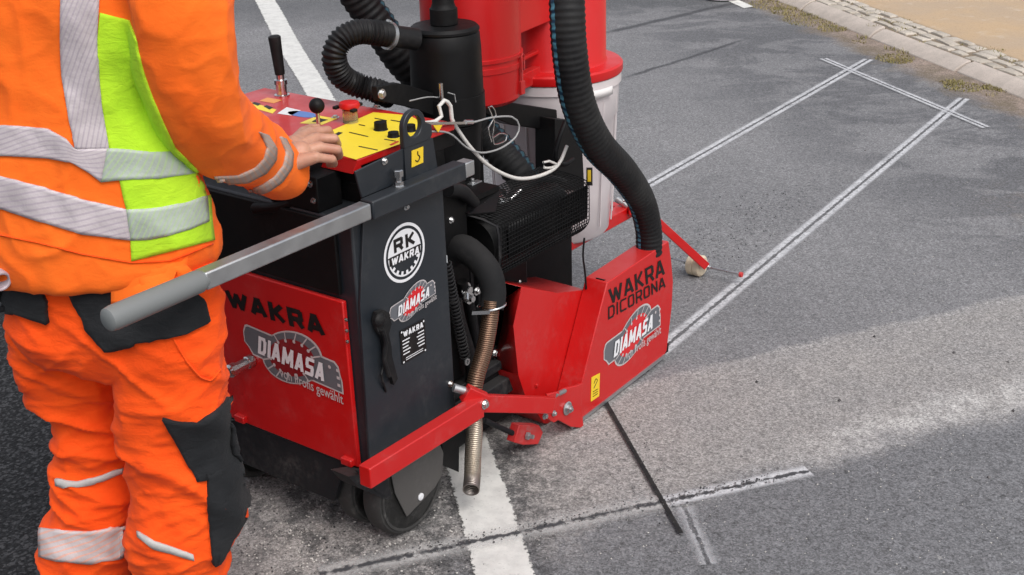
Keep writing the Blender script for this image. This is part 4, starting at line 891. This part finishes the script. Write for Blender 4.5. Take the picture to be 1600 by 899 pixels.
# suction hoses
hp = [BC + V((.02, -.03, 1.72)), BC + V((-.16, -.2, 1.80)), V((PL(876, -130, .06).x, .06, PL(876, -130, .06).z)), PL(884, -50, .03), PL(886, 10, .0), PL(890, 80, -.01), PL(903, 160, -.012), PL(932, 224, -.012), PL(972, 268, -.012), PL(1001, 312, -.010), PL(1013, 356, -.008), PL(1014, 396, -.008)]
hm = MB().tube(hp, [.048, .048, .048, .048, .048, .048, .048, .048, .046, .043, .0415, .0415], 40, cor=(.0165, .0012))
ref = PL(888, 70, -.008); ri = min(range(len(hm.v) // 40), key=lambda i: (sum((hm.v[i * 40 + j] for j in range(40)), V((0, 0, 0))) / 40 - ref).length)
cen = sum((hm.v[ri * 40 + j] for j in range(40)), V((0, 0, 0))) / 40; want = (toM(CAM) - cen).normalized() * .6 - V((CR.dot(FX), CR.dot(LX), 0)) * .85
sj = max(range(40), key=lambda j: (hm.v[ri * 40 + j] - cen).dot(want)); M['hose'] = hosemat('suction_hose_rubber', sj / 40, .8)
hz = part(hm, 'suction_hose', 'hose', smooth=80)
hp2 = [PL(520, -70, .62), PL(560, -5, .60), PL(592, 40, .57), PL(632, 98, .53), PL(690, 150, .48), PL(752, 205, .40), PL(800, 256, .30), PL(830, 300, .24), PL(842, 345, .22)]
part(MB().tube(hp2, .050, 36, cor=(.022, .0022)), 'rear_suction_hose', 'hose2', smooth=80)

# front frame and pointer arm
rb0, rb1 = PZ(895, 374, .315), PZ(984, 326, .315)
fr = part(MB().bar(V((1.0, rb1.y, .315)), rb1, .05, .045).box((1.0, rb1.y, .25), (1.06, .60, .30)).bar(V((1.0, .66, .30)), V((1.75, .66, .30)), .045, .045).box((1.70, rb1.y, .285), (1.74, .66, .315)).box((1.18, rb1.y - .02, .290), (1.24, .68, .312)).box((.2, .40, .255), (1.02, .44, .285)), 'front_frame', 'red', bevel=.003)
mb = MB(); pv = PZ(985, 326, .33); mb.bar(pv + V((-.02, .0, 0)), pv + V((.05, -.06, 0)), .04, .03); part(mb, 'arm_clevis', 'red', fr, bevel=.002)
mb = MB(); c_ = PZ(975, 318, .35); mb.cyl(c_ - V((0, .02, .01)), c_ + V((0, .03, .01)), .012); mb.bolt(c_, (0, 0, 1), .008, .015); part(mb, 'clevis_pin', 'chrome', fr)
wc = PZ(1088, 414, .042); tip = PZ(1103, 416, .055); st_ = pv + V((.03, -.03, 0))
pa = part(MB().bar(st_, tip, .022, .030), 'pointer_arm', 'red', bevel=.002)
axd = V((0, -1, 0)); part(MB().lathe(wc, [(.010, -.030), (.034, -.030), (.041, -.024), (.041, -.004), (.036, .0), (.041, .004), (.041, .024), (.034, .030), (.010, .030)], axd, 28), 'guide_roller', 'cream', pa, 35)
part(MB().cyl(wc + V((0, .10, .002)), wc + V((0, -.185, .002)), .0045, n=12).bolt(wc + V((0, -.05, .002)), axd, .007, .01), 'roller_axle', 'chrome', pa)
part(MB().lathe(wc + V((0, -.185, .002)), [(.006, -.004), (.010, -.003), (.010, .008), (.005, .009)], axd, 14), 'axle_cap', 'red_old', pa)
part(MB().tube(PLs([(913, 372), (911, 400), (914, 425), (916, 452)], .02), .003, 8), 'sensor_cable', 'rubber', guard, 60)

# white cables looped over the lifting bracket
mb = MB()
mb.tube(PLs([(660, 193), (680, 190), (690, 182), (686, 166), (694, 157), (704, 166), (706, 186), (716, 204), (738, 234), (768, 262), (808, 279), (846, 274), (872, 258), (886, 228)], .06), .0052, 10)
mb.tube(PLs([(872, 258), (862, 262), (850, 262), (849, 254), (858, 252), (872, 258)], .06), .0036, 8)
cb = part(mb, 'control_cable', 'cable', smooth=60)
mb = MB()
mb.tube(PLs([(655, 178), (663, 192), (690, 193), (735, 192), (768, 184), (800, 183), (811, 196), (806, 214), (782, 232), (752, 239), (728, 230), (708, 212), (692, 206), (664, 206)], .05), .0026, 8)
mb.mark(); mb.tube(PLs([(640, 158), (668, 152), (690, 153)], .2), .0018, 6); mb.mark(); mb.tube(PLs([(700, 145), (710, 148), (712, 160)], .2), .0018, 6)
part(mb, 'thin_cable', 'cable_dark', cb, 60)
mb = MB(); mb.tube(PLs([(768, 222), (763, 200), (775, 180), (768, 166), (763, 168), (772, 190), (769, 214), (772, 226), (790, 220), (792, 211), (780, 209), (770, 216)], .05), .002, 6); mb.mark(); mb.cyl(PL(688, 130, .19), PL(690, 156, .19), .006); mb.mark(); mb.bar(PL(664, 193, .045), PL(736, 192, .045), .008, .006); mb.cyl(PL(727, 191, .044), PL(738, 191, .044), .006)
part(mb, 'wire_clip', 'chrome', cb, 60)
mb = MB(); mb.prism(PLs([(676, 196), (691, 194), (684, 207)], .044), (0, -.002, 0)); part(mb, 'tag', 'yellowd', cb)

# ================================================================== WORKER
ROOT = V((-.90, 2.50, 0))
def from_me(name, me, mat, parent=None, world=True):
    me.materials.clear(); me.materials.append(M[mat]); me.polygons.foreach_set('use_smooth', [True] * len(me.polygons))
    o = bpy.data.objects.new(name, me); COL.objects.link(o); o.parent = parent; return o
def fuse(mb, voxel, smooth_it=6, fold=None, smooth_f=.5):
    """union of overlapping closed shapes -> one continuous skin"""
    me = bpy.data.meshes.new('tmp'); me.from_pydata([p - ROOT for p in mb.v], [], mb.f)
    bm = bmesh.new(); bm.from_mesh(me); bmesh.ops.recalc_face_normals(bm, faces=bm.faces); bm.to_mesh(me); bm.free()
    o = bpy.data.objects.new('tmp', me); COL.objects.link(o)
    r_ = o.modifiers.new('r', 'REMESH'); r_.mode = 'VOXEL'; r_.voxel_size = voxel
    s_ = o.modifiers.new('s', 'SMOOTH'); s_.iterations = smooth_it; s_.factor = smooth_f
    out = evalmesh(o); bpy.data.objects.remove(o)
    if fold:
        nr = [v_.normal.copy() for v_ in out.vertices]
        for v_, n_ in zip(out.vertices, nr): v_.co += n_ * fold(v_.co + ROOT)
        out.update()
    return out
def capsule(mb, a, b, ra, rb_=None, n=20):
    a, b = V(a), V(b); rb_ = ra if rb_ is None else rb_; d = (b - a); L = d.length; d = d.normalized() if L > 1e-6 else V((0, 0, 1))
    pr = []
    for i in range(1, 6): t = math.pi / 2 * i / 6; pr.append((ra * math.sin(t), -ra * math.cos(t)))
    pr += [(ra, 0), (rb_, L)]
    for i in range(5, 0, -1): t = math.pi / 2 * i / 6; pr.append((rb_ * math.sin(t), L + rb_ * math.cos(t)))
    mb.lathe(a, pr, d, n)
def sil_rings(mb, rows, Y0, ratio, n=36, sq=2.3):
    R = []; C_ = []
    for y, xl, xr in rows:
        a, b = Wy(xl, y, Y0), Wy(xr, y, Y0); c = (a + b) / 2; hw = (b - a).length / 2; ux = V((1, 0, 0)); uy = V((0, 1, 0)); C_.append(c); ring = []
        for j in range(n):
            t = 2 * math.pi * j / n; ct, st2_ = math.cos(t), math.sin(t)
            ring.append(c + ux * hw * math.copysign(abs(ct) ** (2 / sq), ct) + uy * hw * ratio * math.copysign(abs(st2_) ** (2 / sq), st2_))
        R.append(ring)
    mb.rings(R); return C_
def cat_rows(rows, k=3):
    S = catmull([(a, b, c) for a, b, c in rows], 999); out = []
    for i in range(len(rows) - 1):
        P = [V(rows[max(0, min(len(rows) - 1, i + q))]) for q in (-1, 0, 1, 2)]
        for j in range(k):
            t = j / k; a, b, c, d = P
            out.append(tuple(.5 * ((2 * b) + (c - a) * t + (2 * a - 5 * b + 4 * c - d) * t * t + (3 * b - a - 3 * c + d) * t ** 3)))
    out.append(tuple(rows[-1])); return out

# --- body
rs = lambda px, py, Y, r_: (Wy(px, py, Y), r_ * depth(Wy(px, py, Y)) / FPX)
SH_R, ELB_R = Wy(268, -20, 2.42), Wy(300, 175, 2.44)
def HZ(px, py, z): return G(px, py, z)
WR = HZ(452, 240, 1.075)
mb = MB()
pel = Wy(165, 395, 2.53); che = Wy(110, 60, 2.53); nb = Wy(110, -110, 2.52)
capsule(mb, pel + LX * .05, pel - LX * .05, .085); capsule(mb, pel, che, .085, .10); capsule(mb, che + LX * .06, che - LX * .06, .09); capsule(mb, nb - V((0, 0, .12)) + LX * .13, nb - V((0, 0, .12)) - LX * .13, .06)
capsule(mb, nb - V((0, 0, .06)), nb + V((0, 0, .07)) + FX * .02, .062, .058)
hd = nb + V((0, 0, .17)) + FX * .055
mb.ball(hd + V((0, 0, .02)), 1, 24, (.085, .085, .105)); mb.ball(hd - V((0, 0, .035)) + FX * .03, 1, 20, (.062, .062, .07)); capsule(mb, hd + FX * .095 - V((0, 0, .0)), hd + FX * .112 - V((0, 0, .028)), .008, .013)
capsule(mb, hd + FX * .082 - V((0, 0, .062)) - LX * .018, hd + FX * .082 - V((0, 0, .062)) + LX * .018, .010)
for s_ in (-1, 1): mb.ball(hd + LX * s_ * .083 - V((0, 0, .01)), 1, 14, (.016, .014, .032)); mb.ball(hd + FX * .078 + LX * s_ * .032 + V((0, 0, .012)), .014, 12)
capsule(mb, SH_R, ELB_R, .052, .045); capsule(mb, ELB_R, WR, .045, .026)
SH_L = nb - V((0, 0, .14)) + LX * .20; EL_L = SH_L + V((0, 0, -.27)) + LX * .08 + FX * .03; WR_L = toW((-.38, .70, .975))
capsule(mb, SH_L, EL_L, .052, .045); capsule(mb, EL_L, WR_L, .045, .027)
FR_, FL_ = toW((-.57, .171, .0)), toW((-.618, .44, 0))
for ft, hipx, knpx, Yl in ((FR_, 265, (280, 700), 2.45), (FL_, 110, (140, 720), 2.57)):
    hp_ = Wy(hipx, 470, Yl); kn_ = Wy(*knpx, Yl); an = ft + V((0, 0, .09)); capsule(mb, hp_, kn_, .050, .045); capsule(mb, kn_, an, .045, .036); capsule(mb, an, ft + V((0, 0, .04)) + FX * .07, .038, .03)
# right hand on the console, palm down, fingers curled over its edge
fing = [  # MCP, PIP, DIP, tip
    [(486, 208, 1.078), (512, 204, 1.075), (517, 212, 1.050), (510, 219, 1.036)],
    [(495, 217, 1.082), (522, 217, 1.078), (527, 226, 1.052), (518, 232, 1.036)],
    [(499, 231, 1.080), (527, 234, 1.074), (530, 243, 1.048), (521, 247, 1.034)],
    [(493, 246, 1.072), (519, 249, 1.062), (522, 256, 1.040), (514, 257, 1.030)]]
wa = HZ(458, 226, 1.078); wb = HZ(456, 256, 1.060)
capsule(mb, wa, wb, .021, .021); capsule(mb, WR, HZ(470, 238, 1.075), .025, .026)
for i, f_ in enumerate(fing):
    P = [HZ(*q_) for q_ in f_]; r_ = (.0112, .0115, .0110, .0098)[i]
    capsule(mb, wa.lerp(wb, i / 3), P[0], .019, r_ + .0035, 16); capsule(mb, P[0], P[1], r_ + .001, r_, 16); capsule(mb, P[1], P[2], r_, r_ * .92, 16); capsule(mb, P[2], P[3], r_ * .92, r_ * .8, 16)
capsule(mb, HZ(466, 234, 1.066), HZ(490, 238, 1.060), .022, .018, 16)
T = [HZ(462, 222, 1.066), HZ(474, 206, 1.058), HZ(487, 200, 1.052), HZ(496, 199, 1.050)]
for a, b, r1, r2 in ((T[0], T[1], .017, .013), (T[1], T[2], .012, .0105), (T[2], T[3], .0105, .009)): capsule(mb, a, b, r1, r2, 16)
# left hand around the left handle
hl = toW((-.33, .70, .965)); capsule(mb, WR_L, hl + V((0, 0, .008)), .026, .030)
for i in range(4):
    c0 = toW((-.375 + .024 * i, .70, .965)); capsule(mb, hl, c0 + V((0, 0, .006)) - LX * .02, .02, .011, 12); capsule(mb, c0 - LX * .02, c0 - LX * .030 - V((0, 0, .03)), .011, .010, 12); capsule(mb, c0 - LX * .030 - V((0, 0, .03)), c0 - LX * .01 - V((0, 0, .055)), .010, .009, 12)
c0 = toW((-.30, .70, .96)); capsule(mb, hl, c0 + LX * .03, .02, .012, 12); capsule(mb, c0 + LX * .03, c0 + LX * .032 - V((0, 0, .04)), .012, .010, 12)
me = fuse(mb, .0030, 3)
body = from_me('person', me, 'skin'); body.location = ROOT
tag(body, 'person in orange hi-vis jacket and trousers, back to camera, right hand on the console', 'person')

# --- hair
mb = MB(); mb.ball(hd + V((0, 0, .03)) - FX * .012, 1, 28, (.096, .096, .108)); 
bmh = MB(); 
me = fuse(mb, .006, 2); 
dele = []
bm = bmesh.new(); bm.from_mesh(me)
for v_ in bm.verts:
    q_ = v_.co + ROOT - hd
    if q_.z < -.05 or (q_.dot(FX) > .035 and q_.z < .055): dele.append(v_)
bmesh.ops.delete(bm, geom=dele, context='VERTS')
for v_ in bm.verts: v_.co += v_.normal * noise.noise(v_.co * 90) * .004
bm.to_mesh(me); bm.free(); hr = from_me('hair', me, 'hair', body); hr.modifiers.new('t', 'SOLIDIFY').thickness = .006

# --- jacket
def jfold(p):
    a = noise.fractal(V((p.x * 5, p.y * 5, p.z * 3.2 + p.x * 3)), .9, 2, 3); b = 1 - abs(noise.noise(V((p.x * 7 + p.z * 3, p.y * 7, p.z * 6 - p.x * 4 + 11)))) * 2
    dgn = 1 - abs(noise.noise(V((p.x * 3 + p.z * 2.2, p.y * 3, p.z * 1.6 - p.x * 1.2 + 4)))) * 2.2
    return a * .013 + max(b, 0) ** 3 * .006 + max(dgn, 0) ** 2 * .013 - .004 + max(1 - abs(noise.noise(V((p.x * 9 + p.z * 8, p.y * 9, p.z * 13 - p.x * 9)))) * 2.6, 0) ** 3 * .0025
mb = MB()
jrows = [(-150, 60, 165), (-128, 30, 200), (-105, -20, 245), (-70, -62, 280), (-30, -80, 295), (20, -80, 290), (70, -78, 268), (120, -74, 255), (170, -66, 262), (220, -58, 284), (270, -48, 305), (310, -42, 318), (350, -34, 328), (380, -28, 333), (400, -24, 335), (416, -16, 330)]
sil_rings(mb, cat_rows(jrows, 2), 2.50, .66)
sleeve = [rs(228, -75, 2.44, 62), rs(262, -40, 2.42, 78), rs(286, 20, 2.40, 82), rs(297, 95, 2.40, 78), rs(312, 158, 2.43, 74), rs(345, 205, 2.52, 70), rs(388, 234, 2.63, 58), rs(428, 256, 2.71, 47), rs(452, 264, 2.75, 39)]
mb.tube([a for a, _ in sleeve], [b for _, b in sleeve], 32, .02)
mb.tube([SH_L + V((0, 0, .02)) - LX * .04, SH_L + LX * .02, SH_L.lerp(EL_L, .5) + LX * .01, EL_L, EL_L.lerp(WR_L, .5), EL_L.lerp(WR_L, .92)], [.085, .098, .10, .092, .075, .052], 28, .02)
me = fuse(mb, .0065, 15, jfold)
jacket = from_me('jacket', me, 'orange', body)
# --- trousers
def tfold(p):
    k = math.exp(-((p.z - .42) / .28) ** 2); a = noise.fractal(V((p.x * 4, p.y * 4, p.z * 5)), .9, 2, 3)
    b = 1 - abs(noise.noise(V((p.x * 4 + 3, p.y * 4, p.z * 11 + p.x * 7)))) * 2.2
    c = 1 - abs(noise.noise(V((p.x * 9 - p.z * 6, p.y * 6 + 7, p.z * 8)))) * 2.4
    e = 1 - abs(noise.noise(V((p.x * 7 + p.z * 9, p.y * 8, p.z * 22 - p.x * 6)))) * 2.6
    return a * .012 + max(b, 0) ** 2 * .012 * (.5 + k) + max(c, 0) ** 3 * .005 + max(e, 0) ** 3 * .0038 * (.5 + k) - .005
mb = MB()
sil_rings(mb, cat_rows([(380, 20, 322), (410, 14, 330), (445, 12, 338), (480, 14, 343), (515, 22, 347), (545, 50, 345), (565, 90, 330)], 2), 2.5, .60)
Lr = [(430, 15, 150), (480, 14, 165), (530, 18, 180), (575, 28, 184), (615, 52, 182), (645, 80, 184), (690, 90, 196), (740, 88, 200), (780, 84, 204), (815, 68, 208), (845, 64, 210), (875, 66, 210), (905, 78, 205), (935, 98, 196), (965, 110, 190)]
Rr = [(430, 190, 335), (480, 184, 345), (530, 182, 350), (580, 184, 354), (630, 186, 355), (680, 190, 355), (720, 196, 362), (760, 200, 372), (800, 200, 378), (840, 203, 372), (880, 210, 358), (920, 222, 352), (960, 236, 346), (1000, 246, 340)]
CL = sil_rings(mb, cat_rows(Lr, 2), 2.57, .88); CR_ = sil_rings(mb, cat_rows(Rr, 2), 2.45, .88)
p_ = Wy(58, 560, 2.55); mb.ball(p_, 1, 18, (.055, .075, .10))
me = fuse(mb, .0062, 14, tfold)
trous = from_me('trousers', me, 'orange_t', body)

def bvh_of(o): me = o.data; return BVHTree.FromPolygons([v_.co + ROOT for v_ in me.vertices], [tuple(p.vertices) for p in me.polygons])
BJ, BT = bvh_of(jacket), bvh_of(trous)
def resamp(pts, n):
    P = [V((x, y, 0)) for x, y in pts]; L = [0]
    for i in range(1, len(P)): L.append(L[-1] + (P[i] - P[i - 1]).length)
    out = []
    for k in range(n):
        t = L[-1] * k / (n - 1); i = 0
        while i < len(L) - 2 and L[i + 1] < t: i += 1
        out.append(P[i].lerp(P[i + 1], (t - L[i]) / max(L[i + 1] - L[i], 1e-6)))
    return out
def patch(name, A, B_, bvh, off, mat, parent, thick=.0012, step=6, soft=2):
    """cloth piece between edge lines A and B_ laid on the garment surface"""
    off += .0022
    LA = sum((V(A[i + 1]) - V(A[i])).length for i in range(len(A) - 1)); n = max(3, int(LA / step)); h0 = bvh.ray_cast(CAM, ray(*((V(A[len(A) // 2]) + V(B_[len(B_) // 2])) / 2)).normalized()); W_ = max((V(A[0]) - V(B_[0])).length, (V(A[-1]) - V(B_[-1])).length, (V(A[len(A) // 2]) - V(B_[len(B_) // 2])).length); m = max(2, int(W_ / step))
    a, b = resamp(A, n), resamp(B_, n); g = []; last = (h0[0] - CAM).length if h0[0] else 2.6
    for i in range(n):
        row = []
        for j in range(m + 1):
            q_ = a[i].lerp(b[i], j / m); d = ray(q_.x, q_.y).normalized(); h = bvh.ray_cast(CAM, d)
            if h[0] is None:
                P = CAM + d * last; h = bvh.find_nearest(P)
            last = (h[0] - CAM).length; nn = h[1] if h[1].dot(d) < 0 else -h[1]
            row.append([h[0].copy(), nn.copy()])
        g.append(row)
    for _ in range(soft):
        g2 = [[list(x) for x in r_] for r_ in g]
        for i in range(1, n - 1):
            for j in range(1, m):
                g2[i][j][0] = g[i][j][0] * .4 + (g[i - 1][j][0] + g[i + 1][j][0] + g[i][j - 1][0] + g[i][j + 1][0]) * .15; g2[i][j][1] = (g[i][j][1] + g[i - 1][j][1] + g[i + 1][j][1]).normalized()
        g = g2
    vs = [x[0] + x[1] * off - ROOT for r_ in g for x in r_]; k = m + 1; fs = []; uv = []
    for i in range(n - 1):
        for j in range(m):
            qd = [vs[i * k + j], vs[i * k + j + 1], vs[(i + 1) * k + j + 1], vs[(i + 1) * k + j]]
            if max((qd[z] - qd[z - 1]).length for z in range(4)) > .045: continue
            fs.append((i * k + j, i * k + j + 1, (i + 1) * k + j + 1, (i + 1) * k + j))
            uv.append([(a_ * step / 100 * 1.0, b_ * step / 100) for a_, b_ in ((i, j), (i, j + 1), (i + 1, j + 1), (i + 1, j))])
    mb = MB(); mb.add(vs, fs, 0, uv); o = mb.build(name, mat, parent, 60)
    sm = o.modifiers.new('t', 'SOLIDIFY'); sm.thickness = thick + off; sm.offset = -1
    # make sure the sheet faces outward
    me = o.data; c = sum((me.polygons[i].normal.dot((me.polygons[i].center + ROOT - CAM).normalized()) for i in range(len(me.polygons))), 0.0)
    if c > 0: me.flip_normals()
    return o
gl_ = [(156, 20), (152, 60), (152, 100), (157, 150), (163, 195), (171, 232), (180, 262), (187, 282), (192, 305), (198, 328), (203, 360), (205, 408)]
gr_ = [(203, 32), (214, 62), (218, 85), (226, 115), (240, 155), (255, 190), (275, 232), (306, 262), (322, 285), (328, 310), (330, 345), (334, 375)]
patch('side_panel', gl_, gr_, BJ, .0015, 'lime', jacket)
patch('shoulder_tape', [(92, -60), (95, 0), (95, 60), (97, 120), (105, 170), (117, 234)], [(158, -60), (155, 0), (152, 60), (154, 120), (160, 170), (171, 234)], BJ, .003, 'tape', jacket)
patch('waist_tape', [(-30, 196), (0, 196), (40, 197), (75, 201), (100, 215), (118, 233), (171, 231)], [(-30, 243), (0, 244), (40, 245), (75, 247), (112, 253), (140, 270), (158, 284)], BJ, .0034, 'tape', jacket)
patch('waist_tape', [(168, 231), (200, 233), (235, 238), (268, 238)], [(158, 284), (186, 281), (240, 279), (303, 271)], BJ, .0036, 'tape_l', jacket)
patch('hem_tape', [(-30, 268), (0, 275), (60, 290), (125, 310), (198, 327)], [(-30, 318), (0, 325), (60, 345), (125, 365), (204, 375)], BJ, .003, 'tape', jacket)
patch('hem_tape', [(198, 327), (225, 326), (250, 324), (285, 317), (321, 306)], [(204, 375), (230, 374), (265, 367), (295, 358), (324, 345)], BJ, .0033, 'tape_l', jacket)
# hem seam and back flap
patch('hem_band', [(0, 366), (60, 378), (130, 396), (205, 409), (265, 406), (331, 380)], [(0, 368), (60, 380), (130, 398.5), (205, 411.5), (265, 408.5), (332, 382)], BJ, .001, 'orange_t', jacket, step=4)
patch('back_flap', [(172, 395), (210, 402), (250, 400), (285, 392)], [(178, 470), (212, 475), (255, 468), (290, 452)], BT, .022, 'orange', jacket, step=8)
# cuff tapes round the sleeve
def sl(t):
    S = catmull([a for a, _ in sleeve], .004); i = min(int(t * (len(S) - 1)), len(S) - 1); k = S[i][1]; k0_ = min(int(k), len(sleeve) - 2); return S[i][0], sleeve[k0_][1] + (sleeve[k0_ + 1][1] - sleeve[k0_][1]) * (k - k0_)
patch('cuff_tape', [(418, 212), (431, 232), (430, 250), (415, 270), (388, 284), (345, 288)], [(404, 206), (416, 230), (412, 248), (398, 262), (372, 274), (335, 276)], BJ, .002, 'tape_c', jacket, step=4)
patch('cuff_tape', [(446, 218), (457, 240), (455, 262), (440, 284), (420, 298), (398, 306)], [(436, 214), (446, 238), (442, 258), (428, 276), (410, 288), (388, 297)], BJ, .002, 'tape_c', jacket, step=4)
# trouser details
patch('holster_pocket', [(107, 440), (113, 462), (122, 484), (134, 506), (146, 524), (164, 549)], [(262, 440), (300, 452), (318, 470), (322, 490), (325, 502), (290, 521)], BT, .010, 'blackcloth', trous, step=7)
patch('holster_pocket', [(-5, 425), (20, 428), (45, 434), (68, 442)], [(-5, 478), (25, 490), (50, 496), (78, 504)], BT, .012, 'blackcloth', trous, step=6)
patch('knee_patch', [(254, 652), (280, 659), (308, 661), (333, 648), (358, 614)], [(308, 753), (318, 750), (330, 744), (352, 735), (376, 722)], BT, .006, 'blackcloth', trous, step=7)
patch('shin_patch', [(322, 742), (324, 770), (325, 800), (327, 830), (330, 860), (334, 882)], [(376, 718), (386, 745), (390, 770), (386, 800), (368, 834), (342, 878)], BT, .007, 'blackcloth', trous, step=6)
patch('silver_piping', [(88, 750), (120, 752), (160, 742), (196, 728)], [(88, 760), (120, 762), (160, 752), (196, 736)], BT, .003, 'tape_s', trous, step=4)
patch('silver_piping', [(216, 829), (240, 845), (275, 856), (302, 866)], [(217, 839), (240, 857), (272, 866), (304, 876)], BT, .003, 'tape_s', trous, step=4)
patch('leg_tape', [(62, 826), (90, 828), (140, 830), (180, 824), (199, 818)], [(63, 870), (90, 876), (140, 880), (180, 876), (201, 869)], BT, .003, 'tape_leg', trous, step=5)
patch('pocket_seam', [(270, 530), (290, 565), (312, 590), (330, 596), (345, 578)], [(272, 529), (292, 563), (313, 588), (329, 593.5), (343, 577)], BT, .002, 'orange_t', trous, step=4)
None and patch('ankle_patch', [(76, 790), (84, 784), (92, 786)], [(74, 808), (84, 804), (93, 797)], BT, .003, 'blackcloth', trous, step=4)
# boots
for ft in (FR_, FL_):
    mb = MB(); capsule(mb, ft + V((0, 0, .05)) - FX * .05, ft + V((0, 0, .045)) + FX * .09, .050, .045); capsule(mb, ft + V((0, 0, .06)) - FX * .03, ft + V((0, 0, .16)) - FX * .03, .055, .055); mb.v = [V((p.x, p.y, max(p.z, .004))) for p in mb.v]
    me = fuse(mb, .008, 4); from_me('boot', me, 'bootm', body)

# pale tube hanging at the worker's left hip
ta, tb = Wy(-50, 396, 2.44), Wy(3, 441, 2.345); ax = (tb - ta).normalized(); L_ = (tb - ta).length
tb_ = MB().lathe((0, 0, 0), [(.015, L_ - .05), (.015, L_ - .002), (.017, L_), (.020, L_), (.0215, L_ - .004), (.0205, .0), (.012, -.01), (0.001, -.01)], ax, 32, closed=False).build('plastic_tube', 'tubem', None, 40)
tb_.location = ta; tag(tb_, 'pale grey open-ended plastic tube hanging at the left hip of the worker', 'tube')
